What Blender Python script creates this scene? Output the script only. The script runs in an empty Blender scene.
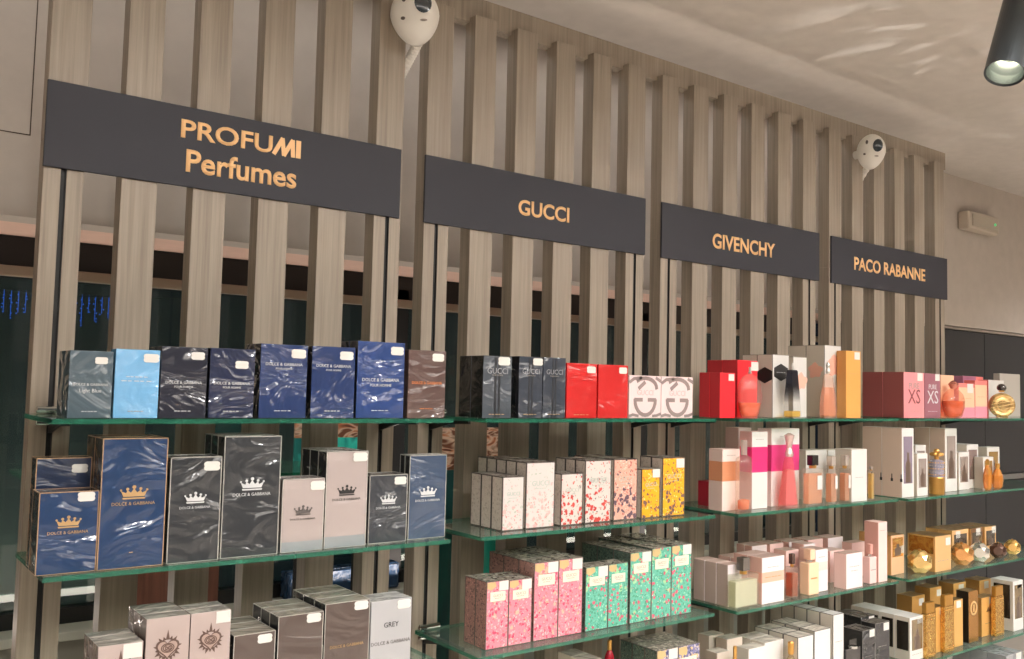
import bpy, bmesh, math, random
from mathutils import Vector, Matrix
random.seed(7)
S = bpy.context.scene
COL = S.collection
R = math.radians

# ------------------------------------------------------------------ camera
F, PITCH, YAW, ROLL, CZ = 916.6, .0648, .6411, .0236, 1.55
fw = Vector((math.sin(YAW)*math.cos(PITCH), math.cos(YAW)*math.cos(PITCH), math.sin(PITCH)))
rt = Vector((math.cos(YAW), -math.sin(YAW), 0))
up = rt.cross(fw)
rt2 = rt*math.cos(ROLL)+up*math.sin(ROLL)
up2 = up*math.cos(ROLL)-rt*math.sin(ROLL)
cam = bpy.data.cameras.new('camera'); co = bpy.data.objects.new('camera', cam); COL.objects.link(co)
cam.sensor_fit = 'HORIZONTAL'; cam.sensor_width = 36; cam.lens = F*36/1024; cam.clip_start = .02
co.matrix_world = Matrix(((rt2.x, up2.x, -fw.x, 0), (rt2.y, up2.y, -fw.y, 0), (rt2.z, up2.z, -fw.z, CZ), (0, 0, 0, 1)))
S.camera = co

def at(px, py, Y):
    """point of the plane y = Y that a measured photo position corresponds to"""
    v = fw + rt2*((px-512)/F) + up2*((329.5-py)/F)
    return v*(Y/v.y) + Vector((0, 0, CZ))

# ------------------------------------------------------------------ materials
def lin(c):
    o = []
    for v in c[:3]:
        v /= 255.
        o.append(v/12.92 if v <= .04045 else ((v+.055)/1.055)**2.4)
    return (*o, 1)
MATS = {}
def nodes(name):
    m = bpy.data.materials.new(name); m.use_nodes = True
    nt = m.node_tree; b = nt.nodes['Principled BSDF']
    return m, nt, b
def N(nt, t, **kw):
    n = nt.nodes.new(t)
    for k, v in kw.items():
        setattr(n, k, v)
    return n
def plain(name, rgb, rough=.5, metal=0, coat=0, spec=.5, emit=None, es=0):
    if name in MATS: return MATS[name]
    m, nt, b = nodes(name)
    b.inputs['Base Color'].default_value = lin(rgb)
    b.inputs['Roughness'].default_value = rough
    b.inputs['Metallic'].default_value = metal
    b.inputs['Coat Weight'].default_value = coat
    b.inputs['Coat Roughness'].default_value = .08
    b.inputs['Specular IOR Level'].default_value = spec
    if emit:
        b.inputs['Emission Color'].default_value = lin(emit); b.inputs['Emission Strength'].default_value = es
    MATS[name] = m
    return m
def objvec(nt, scale=(1, 1, 1), shift=True):
    tc = N(nt, 'ShaderNodeTexCoord'); mp = N(nt, 'ShaderNodeMapping')
    mp.inputs['Scale'].default_value = scale
    nt.links.new(tc.outputs['Object'], mp.inputs['Vector'])
    if not shift: return mp.outputs[0]
    oi = N(nt, 'ShaderNodeObjectInfo'); ad = N(nt, 'ShaderNodeVectorMath', operation='ADD')
    mu = N(nt, 'ShaderNodeMath', operation='MULTIPLY'); mu.inputs[1].default_value = 37
    nt.links.new(oi.outputs['Random'], mu.inputs[0])
    nt.links.new(mp.outputs[0], ad.inputs[0]); nt.links.new(mu.outputs[0], ad.inputs[1])
    return ad.outputs[0]
def wrapped(name, rgb, crinkle=.35, rough=.45, coat=1, metal=0, sc=(6, 6, 9.5)):
    """printed card under crinkled clear film"""
    if name in MATS: return MATS[name]
    m, nt, b = nodes(name)
    b.inputs['Base Color'].default_value = lin(rgb)
    b.inputs['Roughness'].default_value = rough; b.inputs['Metallic'].default_value = metal
    b.inputs['Coat Weight'].default_value = coat; b.inputs['Coat Roughness'].default_value = .1; b.inputs['Coat IOR'].default_value = 1.45
    b.inputs['Specular IOR Level'].default_value = .25
    v = objvec(nt, sc)
    nz = N(nt, 'ShaderNodeTexNoise'); nz.inputs['Scale'].default_value = 1; nz.inputs['Detail'].default_value = 2.5
    nz.inputs['Distortion'].default_value = 1.6
    nt.links.new(v, nz.inputs['Vector'])
    bp = N(nt, 'ShaderNodeBump'); bp.inputs['Strength'].default_value = min(1, crinkle*1.5); bp.inputs['Distance'].default_value = .06
    nt.links.new(nz.outputs['Fac'], bp.inputs['Height'])
    nt.links.new(bp.outputs[0], b.inputs['Coat Normal'])
    MATS[name] = m
    return m
def floral(name, base, layers, warp=.016, rough=.4):
    """layers: (rgb, cells per metre, radius, lower-half weight)"""
    if name in MATS: return MATS[name]
    m, nt, b = nodes(name)
    b.inputs['Roughness'].default_value = rough
    b.inputs['Coat Weight'].default_value = .4; b.inputs['Coat Roughness'].default_value = .12
    v = objvec(nt)
    tc = N(nt, 'ShaderNodeTexCoord'); sp = N(nt, 'ShaderNodeSeparateXYZ')
    nt.links.new(tc.outputs['Generated'], sp.inputs[0])
    col = None
    for i, (rgb, sc, rad, low) in enumerate(layers):
        vo = N(nt, 'ShaderNodeTexVoronoi'); vo.inputs['Scale'].default_value = sc
        nz = N(nt, 'ShaderNodeTexNoise'); nz.inputs['Scale'].default_value = sc*1.7
        mx = N(nt, 'ShaderNodeMix', data_type='VECTOR'); mx.inputs[0].default_value = warp
        of = N(nt, 'ShaderNodeVectorMath', operation='ADD'); of.inputs[1].default_value = (i*3.1, i*1.7, i*2.3)
        nt.links.new(v, of.inputs[0])
        nt.links.new(of.outputs[0], nz.inputs['Vector'])
        nt.links.new(of.outputs[0], mx.inputs['A']); nt.links.new(nz.outputs['Color'], mx.inputs['B'])
        nt.links.new(mx.outputs['Result'], vo.inputs['Vector'])
        # threshold radius varies with height
        mr = N(nt, 'ShaderNodeMapRange'); mr.inputs['From Min'].default_value = .35; mr.inputs['From Max'].default_value = .75
        mr.inputs['To Min'].default_value = rad; mr.inputs['To Max'].default_value = rad*(1-low)
        nt.links.new(sp.outputs['Z'], mr.inputs['Value'])
        lt = N(nt, 'ShaderNodeMath', operation='LESS_THAN')
        nt.links.new(vo.outputs['Distance'], lt.inputs[0]); nt.links.new(mr.outputs[0], lt.inputs[1])
        mc = N(nt, 'ShaderNodeMix', data_type='RGBA')
        nt.links.new(lt.outputs[0], mc.inputs[0])
        if col is None: mc.inputs['A'].default_value = lin(base)
        else: nt.links.new(col, mc.inputs['A'])
        mc.inputs['B'].default_value = lin(rgb)
        col = mc.outputs['Result']
    nt.links.new(col, b.inputs['Base Color'])
    MATS[name] = m
    return m
def wood(name, a, c, sc=(90, 90, 2.2), rough=.5):
    m, nt, b = nodes(name); b.inputs['Roughness'].default_value = rough
    v = objvec(nt, sc)
    nz = N(nt, 'ShaderNodeTexNoise'); nz.inputs['Scale'].default_value = 1; nz.inputs['Detail'].default_value = 6; nz.inputs['Roughness'].default_value = .65
    nt.links.new(v, nz.inputs['Vector'])
    cr = N(nt, 'ShaderNodeValToRGB'); cr.color_ramp.elements[0].position = .3; cr.color_ramp.elements[1].position = .72
    cr.color_ramp.elements[0].color = lin(a); cr.color_ramp.elements[1].color = lin(c)
    nt.links.new(nz.outputs['Fac'], cr.inputs[0]); nt.links.new(cr.outputs[0], b.inputs['Base Color'])
    MATS[name] = m
    return m
def plaster(name, rgb, amt=.06, scale=3, rough=.8):
    m, nt, b = nodes(name); b.inputs['Roughness'].default_value = rough
    v = objvec(nt, (scale,)*3, False)
    nz = N(nt, 'ShaderNodeTexNoise'); nz.inputs['Detail'].default_value = 5
    nt.links.new(v, nz.inputs['Vector'])
    cr = N(nt, 'ShaderNodeValToRGB')
    cr.color_ramp.elements[0].color = lin([x*(1-amt) for x in rgb]); cr.color_ramp.elements[1].color = lin([min(255, x*(1+amt*.6)) for x in rgb])
    nt.links.new(nz.outputs['Fac'], cr.inputs[0]); nt.links.new(cr.outputs[0], b.inputs['Base Color'])
    MATS[name] = m
    return m
def glass(name, tint, body=0, body_rgb=(255, 255, 255), rough=.02, ior=1.5):
    """thin clear pane: transparent tint, real Fresnel gloss, a little body colour"""
    if name in MATS: return MATS[name]
    m = bpy.data.materials.new(name); m.use_nodes = True; nt = m.node_tree
    nt.nodes.clear()
    out = N(nt, 'ShaderNodeOutputMaterial'); tr = N(nt, 'ShaderNodeBsdfTransparent'); gl = N(nt, 'ShaderNodeBsdfGlossy')
    tr.inputs[0].default_value = lin(tint); gl.inputs['Roughness'].default_value = rough
    fr = N(nt, 'ShaderNodeFresnel')
    ge = N(nt, 'ShaderNodeNewGeometry'); mi = N(nt, 'ShaderNodeMix')   # same Fresnel from both sides of a thin pane
    mi.inputs[2].default_value = ior; mi.inputs[3].default_value = 1/ior
    nt.links.new(ge.outputs['Backfacing'], mi.inputs[0]); nt.links.new(mi.outputs[0], fr.inputs[0])
    mx = N(nt, 'ShaderNodeMixShader')
    nt.links.new(fr.outputs[0], mx.inputs[0])
    src = tr.outputs[0]
    if body:
        df = N(nt, 'ShaderNodeBsdfDiffuse'); df.inputs[0].default_value = lin(body_rgb)
        m2 = N(nt, 'ShaderNodeMixShader'); m2.inputs[0].default_value = body
        nt.links.new(tr.outputs[0], m2.inputs[1]); nt.links.new(df.outputs[0], m2.inputs[2]); src = m2.outputs[0]
    nt.links.new(src, mx.inputs[1]); nt.links.new(gl.outputs[0], mx.inputs[2]); nt.links.new(mx.outputs[0], out.inputs[0])
    MATS[name] = m
    return m
def metalnoise(name, a, b_, rough=.25, sc=60, bump=.5):
    m, nt, b = nodes(name); b.inputs['Metallic'].default_value = .85; b.inputs['Roughness'].default_value = rough
    b.inputs['Base Color'].default_value = lin(a)
    v = objvec(nt, (sc, sc, sc))
    vo = N(nt, 'ShaderNodeTexNoise'); vo.inputs['Scale'].default_value = 1; vo.inputs['Distortion'].default_value = 2
    nt.links.new(v, vo.inputs['Vector'])
    cr = N(nt, 'ShaderNodeValToRGB'); cr.color_ramp.elements[0].color = lin(a); cr.color_ramp.elements[1].color = lin(b_)
    cr.color_ramp.elements[0].position = .4; cr.color_ramp.elements[1].position = .6
    nt.links.new(vo.outputs['Fac'], cr.inputs[0]); nt.links.new(cr.outputs[0], b.inputs['Base Color'])
    bp = N(nt, 'ShaderNodeBump'); bp.inputs['Strength'].default_value = bump; bp.inputs['Distance'].default_value = .004
    nt.links.new(vo.outputs['Fac'], bp.inputs['Height']); nt.links.new(bp.outputs[0], b.inputs['Normal'])
    MATS[name] = m
    return m

WOOD = wood('greyed_oak_laminate', (126, 114, 101), (158, 146, 130))
WALL = plaster('warm_white_paint', (189, 179, 169))
CEIL = plaster('ceiling_paint', (208, 201, 194))
SOFF = plaster('soffit_board', (226, 192, 176), .05)
FLOORM = plaster('pale_floor_tile', (196, 186, 174), .06, 2, .3)
DARKF = plain('dark_frame', (30, 31, 32), .4)
TRANS = plain('transom_bronze', (150, 135, 118), .4, .3)
CHAR = plain('charcoal_panel', (44, 45, 48), .45)
STEEL = plain('brushed_steel', (150, 155, 155), .35, .9)
CHROME = plain('chrome', (210, 212, 210), .12, 1)
BLACKM = plain('black_metal', (22, 22, 23), .4)
SLOTM = plain('slot_black', (18, 18, 17), .6)
SIGNM = plain('slate_sign_board', (50, 50, 56), .55, spec=.25)
SIGNL = plain('pale_gold_letters', (238, 190, 134), .5)
WHITEP = plain('white_plastic', (226, 222, 214), .4)
STICK = plain('white_sticker', (220, 218, 212), .6)
STICKT = plain('sticker_grey_print', (176, 172, 165), .6)
GOLD = plain('gold_foil', (214, 165, 92), .28, .8)
GOLDT = plain('gold_print', (190, 156, 110), .4, .3)
TRIMG = plain('rose_gold_trim', (184, 150, 118), .35, .4)
SILV = plain('silver_foil', (205, 203, 198), .3, .6)
SILT = plain('silver_print', (206, 208, 210), .4)
ORANT = plain('copper_print', (222, 130, 70), .4)
BLKT = plain('black_print', (34, 32, 32), .5)
GREYT = plain('grey_print', (150, 146, 140), .5)
DGREYT = plain('dark_grey_print', (84, 78, 76), .5)
PINKT = plain('rose_print', (226, 150, 128), .5)
WCARD = plain('white_card', (222, 220, 217), .38, coat=.25)
CREAM = plain('cream_label', (238, 226, 205), .5)

# ------------------------------------------------------------------ mesh helpers
def put(name, bm, mats, parent=None, loc=(0, 0, 0), rot=(0, 0, 0), smooth=False):
    me = bpy.data.meshes.new(name)
    bmesh.ops.recalc_face_normals(bm, faces=bm.faces[:])
    bm.to_mesh(me); bm.free()
    for m in (mats if isinstance(mats, (list, tuple)) else [mats]): me.materials.append(m)
    if smooth:
        for p in me.polygons: p.use_smooth = True
    o = bpy.data.objects.new(name, me); COL.objects.link(o)
    o.location = loc; o.rotation_euler = rot
    if parent: o.parent = parent
    return o
def bx(bm, x0, x1, y0, y1, z0, z1, mi=0, bev=0, M=None):
    r = bmesh.ops.create_cube(bm, size=1)
    vs = r['verts']
    for v in vs:
        v.co = Vector((x0+(v.co.x+.5)*(x1-x0), y0+(v.co.y+.5)*(y1-y0), z0+(v.co.z+.5)*(z1-z0)))
        if M: v.co = M @ v.co
    fs = list({f for v in vs for f in v.link_faces})
    for f in fs: f.material_index = mi
    if bev:
        es = list({e for v in vs for e in v.link_edges})
        rr = bmesh.ops.bevel(bm, geom=es, offset=bev, segments=2, profile=.5, affect='EDGES')
        for f in rr['faces']: f.material_index = mi
def lathe(bm, prof, seg=24, mi=0, M=None, ang0=0, sx=1, sy=1):
    rings = []
    for r, z in prof:
        if r < 1e-6:
            v = Vector((0, 0, z)); rings.append([bm.verts.new(M @ v if M else v)])
        else:
            ring = []
            for i in range(seg):
                a = ang0+2*math.pi*i/seg
                v = Vector((r*math.cos(a)*sx, r*math.sin(a)*sy, z)); ring.append(bm.verts.new(M @ v if M else v))
            rings.append(ring)
    for a, b in zip(rings, rings[1:]):
        for i in range(seg):
            j = (i+1) % seg
            if len(a) == 1 and len(b) == 1: continue
            if len(a) == 1: f = bm.faces.new((a[0], b[j], b[i]))
            elif len(b) == 1: f = bm.faces.new((a[i], a[j], b[0]))
            else: f = bm.faces.new((a[i], a[j], b[j], b[i]))
            f.material_index = mi
    for rg, rev in ((rings[0], True), (rings[-1], False)):
        if len(rg) > 1:
            f = bm.faces.new(rg[::-1] if rev else rg); f.material_index = mi
def prism(bm, pts, y0, y1, mi=0):
    """polygon in x,z extruded along y"""
    a = [bm.verts.new((x, y0, z)) for x, z in pts]; b = [bm.verts.new((x, y1, z)) for x, z in pts]
    n = len(pts)
    fs = [bm.faces.new(a), bm.faces.new(b[::-1])]
    for i in range(n): fs.append(bm.faces.new((a[i], b[i], b[(i+1) % n], a[(i+1) % n])))
    for f in fs: f.material_index = mi
def stroke(bm, pts, w, y0, y1, mi=0):
    for i, ((x0, z0), (x1, z1)) in enumerate(zip(pts, pts[1:])):
        y0 -= .00006 if i % 2 else -.00006 if i else 0
        dx, dz = x1-x0, z1-z0; L = math.hypot(dx, dz) or 1; nx, nz = -dz/L*w/2, dx/L*w/2
        ex, ez = dx/L*w*.2, dz/L*w*.2
        prism(bm, [(x0-ex+nx, z0-ez+nz), (x0-ex-nx, z0-ez-nz), (x1+ex-nx, z1+ez-nz), (x1+ex+nx, z1+ez+nz)], y0, y1, mi)
def tube(bm, pts, r, seg=10, mi=0):
    prev = None
    for i, p in enumerate(pts):
        p = Vector(p); d = (Vector(pts[min(i+1, len(pts)-1)])-Vector(pts[max(i-1, 0)])).normalized()
        a = d.orthogonal().normalized() if abs(d.z) > .99 else d.cross(Vector((0, 0, 1))).normalized()
        b = d.cross(a)
        rr = r[i] if isinstance(r, (list, tuple)) else r
        ring = [bm.verts.new(p+(a*math.cos(2*math.pi*k/seg)+b*math.sin(2*math.pi*k/seg))*rr) for k in range(seg)]
        if prev:
            for k in range(seg):
                f = bm.faces.new((prev[k], prev[(k+1) % seg], ring[(k+1) % seg], ring[k])); f.material_index = mi
        else: bm.faces.new(ring[::-1]).material_index = mi
        prev = ring
    bm.faces.new(prev).material_index = mi
_text = {}
def text_mesh(s, bold=.0, res=2):
    """letters as a mesh in the x,z plane, facing -y, centred, width and height 1"""
    k = (s, bold)
    if k not in _text:
        cu = bpy.data.curves.new('letters', 'FONT'); cu.body = s; cu.size = 1; cu.resolution_u = res
        cu.offset = bold; cu.extrude = 0; cu.fill_mode = 'FRONT'
        o = bpy.data.objects.new('letters', cu); COL.objects.link(o)
        dg = bpy.context.evaluated_depsgraph_get(); dg.update()
        me = bpy.data.meshes.new_from_object(o.evaluated_get(dg))
        bpy.data.objects.remove(o); bpy.data.curves.remove(cu)
        xs = [v.co.x for v in me.vertices]; ys = [v.co.y for v in me.vertices]
        x0, x1, y0, y1 = min(xs), max(xs), min(ys), max(ys)
        for v in me.vertices:
            v.co = Vector(((v.co.x-(x0+x1)/2)/(x1-x0), 0, (v.co.y-(y0+y1)/2)/(y1-y0)))
        me.materials.append(None)
        _text[k] = (me, (x1-x0)/(y1-y0))
    return _text[k]
def lettering(s, mat, parent, x, y, z, w, h=None, bold=.0, name='lettering', res=2):
    if s[0] == '~':      # print too small to read: a row of fine dashes
        b = bmesh.new(); n = 5; hh = .0016
        for k in range(n):
            a = -w/2+w*k/n; bx(b, x+a, x+a+w/n*(.62 if k % 2 else .82), y-.0003, y+.0002, z-hh/2, z+hh/2)
        return put('fine_print', b, mat, parent)
    me, asp = text_mesh(s, bold, res)
    me = me.copy(); me.materials.clear(); me.materials.append(mat)
    o = bpy.data.objects.new(name, me); COL.objects.link(o); o.parent = parent
    h = h or w/asp
    for v in me.vertices: v.co = Vector((v.co.x*w, 0, v.co.z*h))
    # give the print a hair of thickness
    bm = bmesh.new(); bm.from_mesh(me)
    r = bmesh.ops.extrude_face_region(bm, geom=bm.faces[:])
    for v in [g for g in r['geom'] if isinstance(g, bmesh.types.BMVert)]: v.co.y -= .0004
    bm.to_mesh(me); bm.free()
    o.location = (x, y, z)
    return o
def tag(o, label=None, cat=None, group=None, kind=None):
    if label: o['label'] = label
    if cat: o['category'] = cat
    if group: o['group'] = group
    if kind: o['kind'] = kind
    return o
def thing(name, loc, label, cat, group=None, rz=0):
    o = bpy.data.objects.new(name, None); COL.objects.link(o); o.empty_display_size = .05
    o.location = loc; o.rotation_euler = (0, 0, rz)
    return tag(o, label, cat, group)
def dup(root, loc, label):
    r = root.copy(); COL.objects.link(r); r.location = loc; r['label'] = label
    for ch in list(root.children):
        c = ch.copy(); COL.objects.link(c); c.parent = r
        for g in ch.children:
            d = g.copy(); COL.objects.link(d); d.parent = c
    return r
def struct(name, bm, m, **k):
    return tag(put(name, bm, m, **k), kind='structure')
def B(): return bmesh.new()

# ------------------------------------------------------------------ the room
CEILZ, WY, GY = 2.95, 2.9, 3.34
WT = 2.005
b = B(); bx(b, -3.2, 9.2, -4.2, 5.0, -.1, 0); struct('floor', b, FLOORM)
b = B(); bx(b, -3.2, 9.2, -4.2, 3.45, CEILZ, CEILZ+.1); struct('ceiling', b, CEIL)
b = B(); bx(b, -3.2, 9.2, WY, WY+.12, WT, CEILZ); wb = struct('wall_back', b, WALL)
b = B(); bx(b, -3.2, 9.2, WY+.12, GY+.1, WT, WT+.1); struct('trim_1', b, SOFF)
b = B(); bx(b, -3.2, 4.75, 3.27, GY+.12, 0, .72); struct('wall_back_lower', b, plaster('sill_wall', (150, 152, 142)))
b = B(); bx(b, -3.2, 4.75, 3.2, GY+.1, .72, .75, bev=.004); struct('trim_2', b, plain('sill_board', (196, 200, 188), .4))
b = B(); bx(b, -3.3, -3.2, -4.2, 3.45, 0, CEILZ); struct('wall_left', b, WALL)
b = B(); bx(b, 9.2, 9.3, -4.2, 3.45, 0, CEILZ); struct('wall_right', b, WALL)
b = B(); bx(b, -3.2, 9.2, -4.3, -4.2, 0, CEILZ); struct('wall_front', b, plaster('far_wall', (84, 80, 76)))
# access hatch seam on the back wall, upper left
h = at(30, 135, WY); b = B()
for a in ((h.x-.62, h.x, h.z-.002, h.z+.001), (h.x-.0015, h.x+.0015, h.z-.002, CEILZ-.06), (h.x-.62, h.x-.617, h.z, CEILZ-.06)):
    bx(b, a[0], a[1], WY-.001, WY+.01, a[2], a[3])
struct('trim_3', b, plain('hatch_seam', (74, 58, 46), .7))
# window with dark frame, bronze transom and night behind the glass
b = B(); bx(b, -3.2, 4.75, GY-.03, GY+.03, 1.905, WT); bx(b, -3.2, 4.75, GY-.03, GY+.03, .75, .80)
for x in (-3.17, -1.6, .1, 1.9, 3.3, 4.7): bx(b, x-.03, x+.03, GY-.03, GY+.03, .75, 1.95)
wn = struct('window_1', b, DARKF)
b = B(); bx(b, -3.2, 4.75, GY-.06, GY-.028, 1.872, 1.906, bev=.004); put('transom', b, TRANS, wn)
b = B(); bx(b, -3.2, 4.75, GY-.004, GY+.004, .78, 1.91); put('pane', b, glass('window_glass', (205, 222, 215), .09, (120, 142, 136)), wn)  # greenish body colour stands in for reflections in the pane

# blue icicle light string hanging outside the window
t = thing('string_lights', (0, 4.3, 0), 'blue icicle string lights glowing outside the dark window', 'string lights')
p0, p1 = at(2, 287, 4.3), at(112, 303, 4.3)
b = B(); tube(b, [(p0.x-.2, 0, 1.93), (p0.x, 0, 1.915), ((p0.x+p1.x)/2, 0, 1.905), (p1.x, 0, 1.915), (p1.x+.3, 0, 1.93)], .003, 6); put('wire', b, BLACKM, t)
LED = plain('blue_led', (30, 90, 255), .4, emit=(40, 110, 255), es=2)
nst = 26
for i in range(nst):
    x = p0.x-.1+(p1.x-p0.x+.25)*i/(nst-1); n = random.randint(3, 7); b = B()
    tube(b, [(x, 0, 1.915), (x, 0, 1.905-n*.017)], .0012, 5)
    for k in range(n):
        bmesh.ops.create_icosphere(b, subdivisions=1, radius=.0032, matrix=Matrix.Translation((x+random.uniform(-.007, .007), 0, 1.9-k*.019-random.uniform(0, .01))))
    put('light_strand', b, LED, t)

# dark cabinets filling the recess at the far right
t = thing('wall_cabinet', (6.9, 3.1, 0), 'tall charcoal cabinet run in the recess right of the slats', 'cabinet')
b = B(); bx(b, -2.1, 2.25, -.18, .22, 0, 1.985); put('body', b, plain('cabinet_body', (44, 45, 48), .5), t)
for i in range(6):
    x0 = 5.22+.74*i-6.9
    for z0, z1 in ((.1, 1.03), (1.075, 1.975)):
        b = B(); bx(b, x0+.003, x0+.737, -.2, -.18, z0, z1, bev=.003)
        d = put('door', b, CHAR, t)
b = B(); bx(b, -2.1, 2.25, -.205, -.18, 1.036, 1.07, bev=.003); put('metal_strip', b, plain('grey_strip', (120, 118, 116), .4, .2), t)
b = B(); bx(b, -2.1, 2.25, -.2, .2, 1.985, 2.0, bev=.002); put('top_rail', b, plain('cab_rail', (150, 140, 130), .5), t)

# emergency light box on the back wall
u0, u1 = at(957, 206, WY), at(988, 242, WY)
t = thing('emergency_light', ((u0.x+u1.x)/2, WY, (u0.z+u1.z)/2), 'white emergency light box high on the wall right of slats', 'light')
w, hh = (u1.x-u0.x)/2, (u0.z-u1.z)/2
b = B(); bx(b, -w, w, -.075, 0, -hh*.62, hh*.62, bev=.012); put('housing', b, plain('lamp_housing', (192, 180, 165), .5), t)
b = B(); bx(b, -w*.82, w*.82, -.083, -.073, -hh*.42, hh*.42, bev=.006); put('diffuser', b, plain('lamp_diffuser', (186, 176, 160), .5), t)
b = B(); lathe(b, [(0, 0), (.009, 0), (.009, .008), (0, .012)], 12, M=Matrix.Translation((w*.6, -.08, 0)) @ Matrix.Rotation(R(90), 4, 'X')); put('led', b, plain('green_led', (120, 220, 160), .3, emit=(90, 255, 160), es=.6), t)

# ------------------------------------------------------------------ slat screen
D = 2.3
t = thing('slat_screen', (2.36, D, 0), 'tall screen of vertical greyish oak slats carrying the glass shelves', 'slat wall')
slat_top = 2.704; beam_bot = 2.69; beam_top = 2.775
starts = [.371+.1695*k for k in range(6)]+[1.384+.1637*k for k in range(6)]+[2.373+.1674*k for k in range(6)]+[3.391+.1695*k for k in range(5)]+[4.252]
uprights = (0, 5, 6, 11, 12, 17, 18, 23)
for i, x in enumerate(starts):
    x -= 2.36; b = B()
    if i in uprights:
        bx(b, x, x+.0375, 0, .054, 0, 2.1, bev=.0015); bx(b, x+.0495, x+.086, 0, .054, 0, 2.1, bev=.0015)
        bx(b, x, x+.086, 0, .054, 2.1, slat_top, bev=.0015)
    else: bx(b, x, x+.083, 0, .054, 0, slat_top, bev=.0015)
    s = put('slat', b, WOOD, t)
    if i in uprights:
        b = B(); bx(b, x+.0375, x+.0495, .006, .05, 0, 2.1)
        bx(b, x+.0372, x+.039, .001, .02, 0, 2.1); bx(b, x+.048, x+.0498, .001, .02, 0, 2.1)
        put('slotted_channel', b, SLOTM, s)
b = B(); bx(b, starts[0]-2.36, 4.412-2.36, .03, .07, beam_bot-.0, beam_top, bev=.002); put('top_beam', b, WOOD, t)
b = B(); bx(b, starts[0]-2.36, 4.345-2.36, .054, .085, .05, .13, bev=.002); put('bottom_rail', b, WOOD, t)

# ------------------------------------------------------------------ signs
ZT, ZB = 2.2336, 2.0325
def sign(x0, x1, words, label):
    t = thing('shop_sign', ((x0+x1)/2, D, ZB), label, 'sign')
    b = B(); w = (x1-x0)/2; bx(b, -w, w, -.008, 0, 0, ZT-ZB, bev=.001); put('board', b, SIGNM, t)
    for s, (l, tp), (r, bt), bold in words:
        a = at(l, tp, D-.008); c = at(l, bt, D-.008); e = at(r, tp, D-.008)
        if s == 'PROFUMI':
            W = e.x-a.x; cx = a.x-(x0+x1)/2
            lettering('PROFU', SIGNL, t, cx+W*.375, -.0086, (a.z+c.z)/2-ZB, W*.75, a.z-c.z, .022, res=4)
            b = B(); X = lambda f: cx+W*f; z0, z1 = c.z-ZB, a.z-ZB; sw = W*.036
            stroke(b, [(X(.765), z0+.002), (X(.835), z1-.003), (X(.852), z0+.002), (X(.925), z1-.003), (X(.932), z0+.002)], sw, -.0090, -.0082)
            bx(b, X(.957), X(1.0), -.009, -.0082, z0, z1)
            put('lettering', b, SIGNL, t)
        else:
            lettering(s, SIGNL, t, (a.x+e.x)/2-(x0+x1)/2, -.0086, (a.z+c.z)/2-ZB, e.x-a.x, a.z-c.z, bold, res=4)
    return t
sign(.369, 1.297, [('PROFUMI', (181.5, 118.4), (302, 137.5), .018), ('Perfumes', (186.5, 148.6), (297.5, 172), .022)], 'dark slate sign reading PROFUMI Perfumes, widest of the four')
sign(1.379, 2.288, [('GUCCI', (518.5, 198.8), (569.5, 214.7), .026)], 'dark slate sign, second from the left, one short five letter word')
sign(2.37, 3.311, [('GIVENCHY', (712.5, 232.7), (775, 248), .026)], 'dark slate sign, third from the left, one eight letter word')
sign(3.398, 4.35, [('PACO RABANNE', (854, 256.5), (925, 269.8), .026)], 'dark slate sign at the right end, two words in gold')

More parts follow.
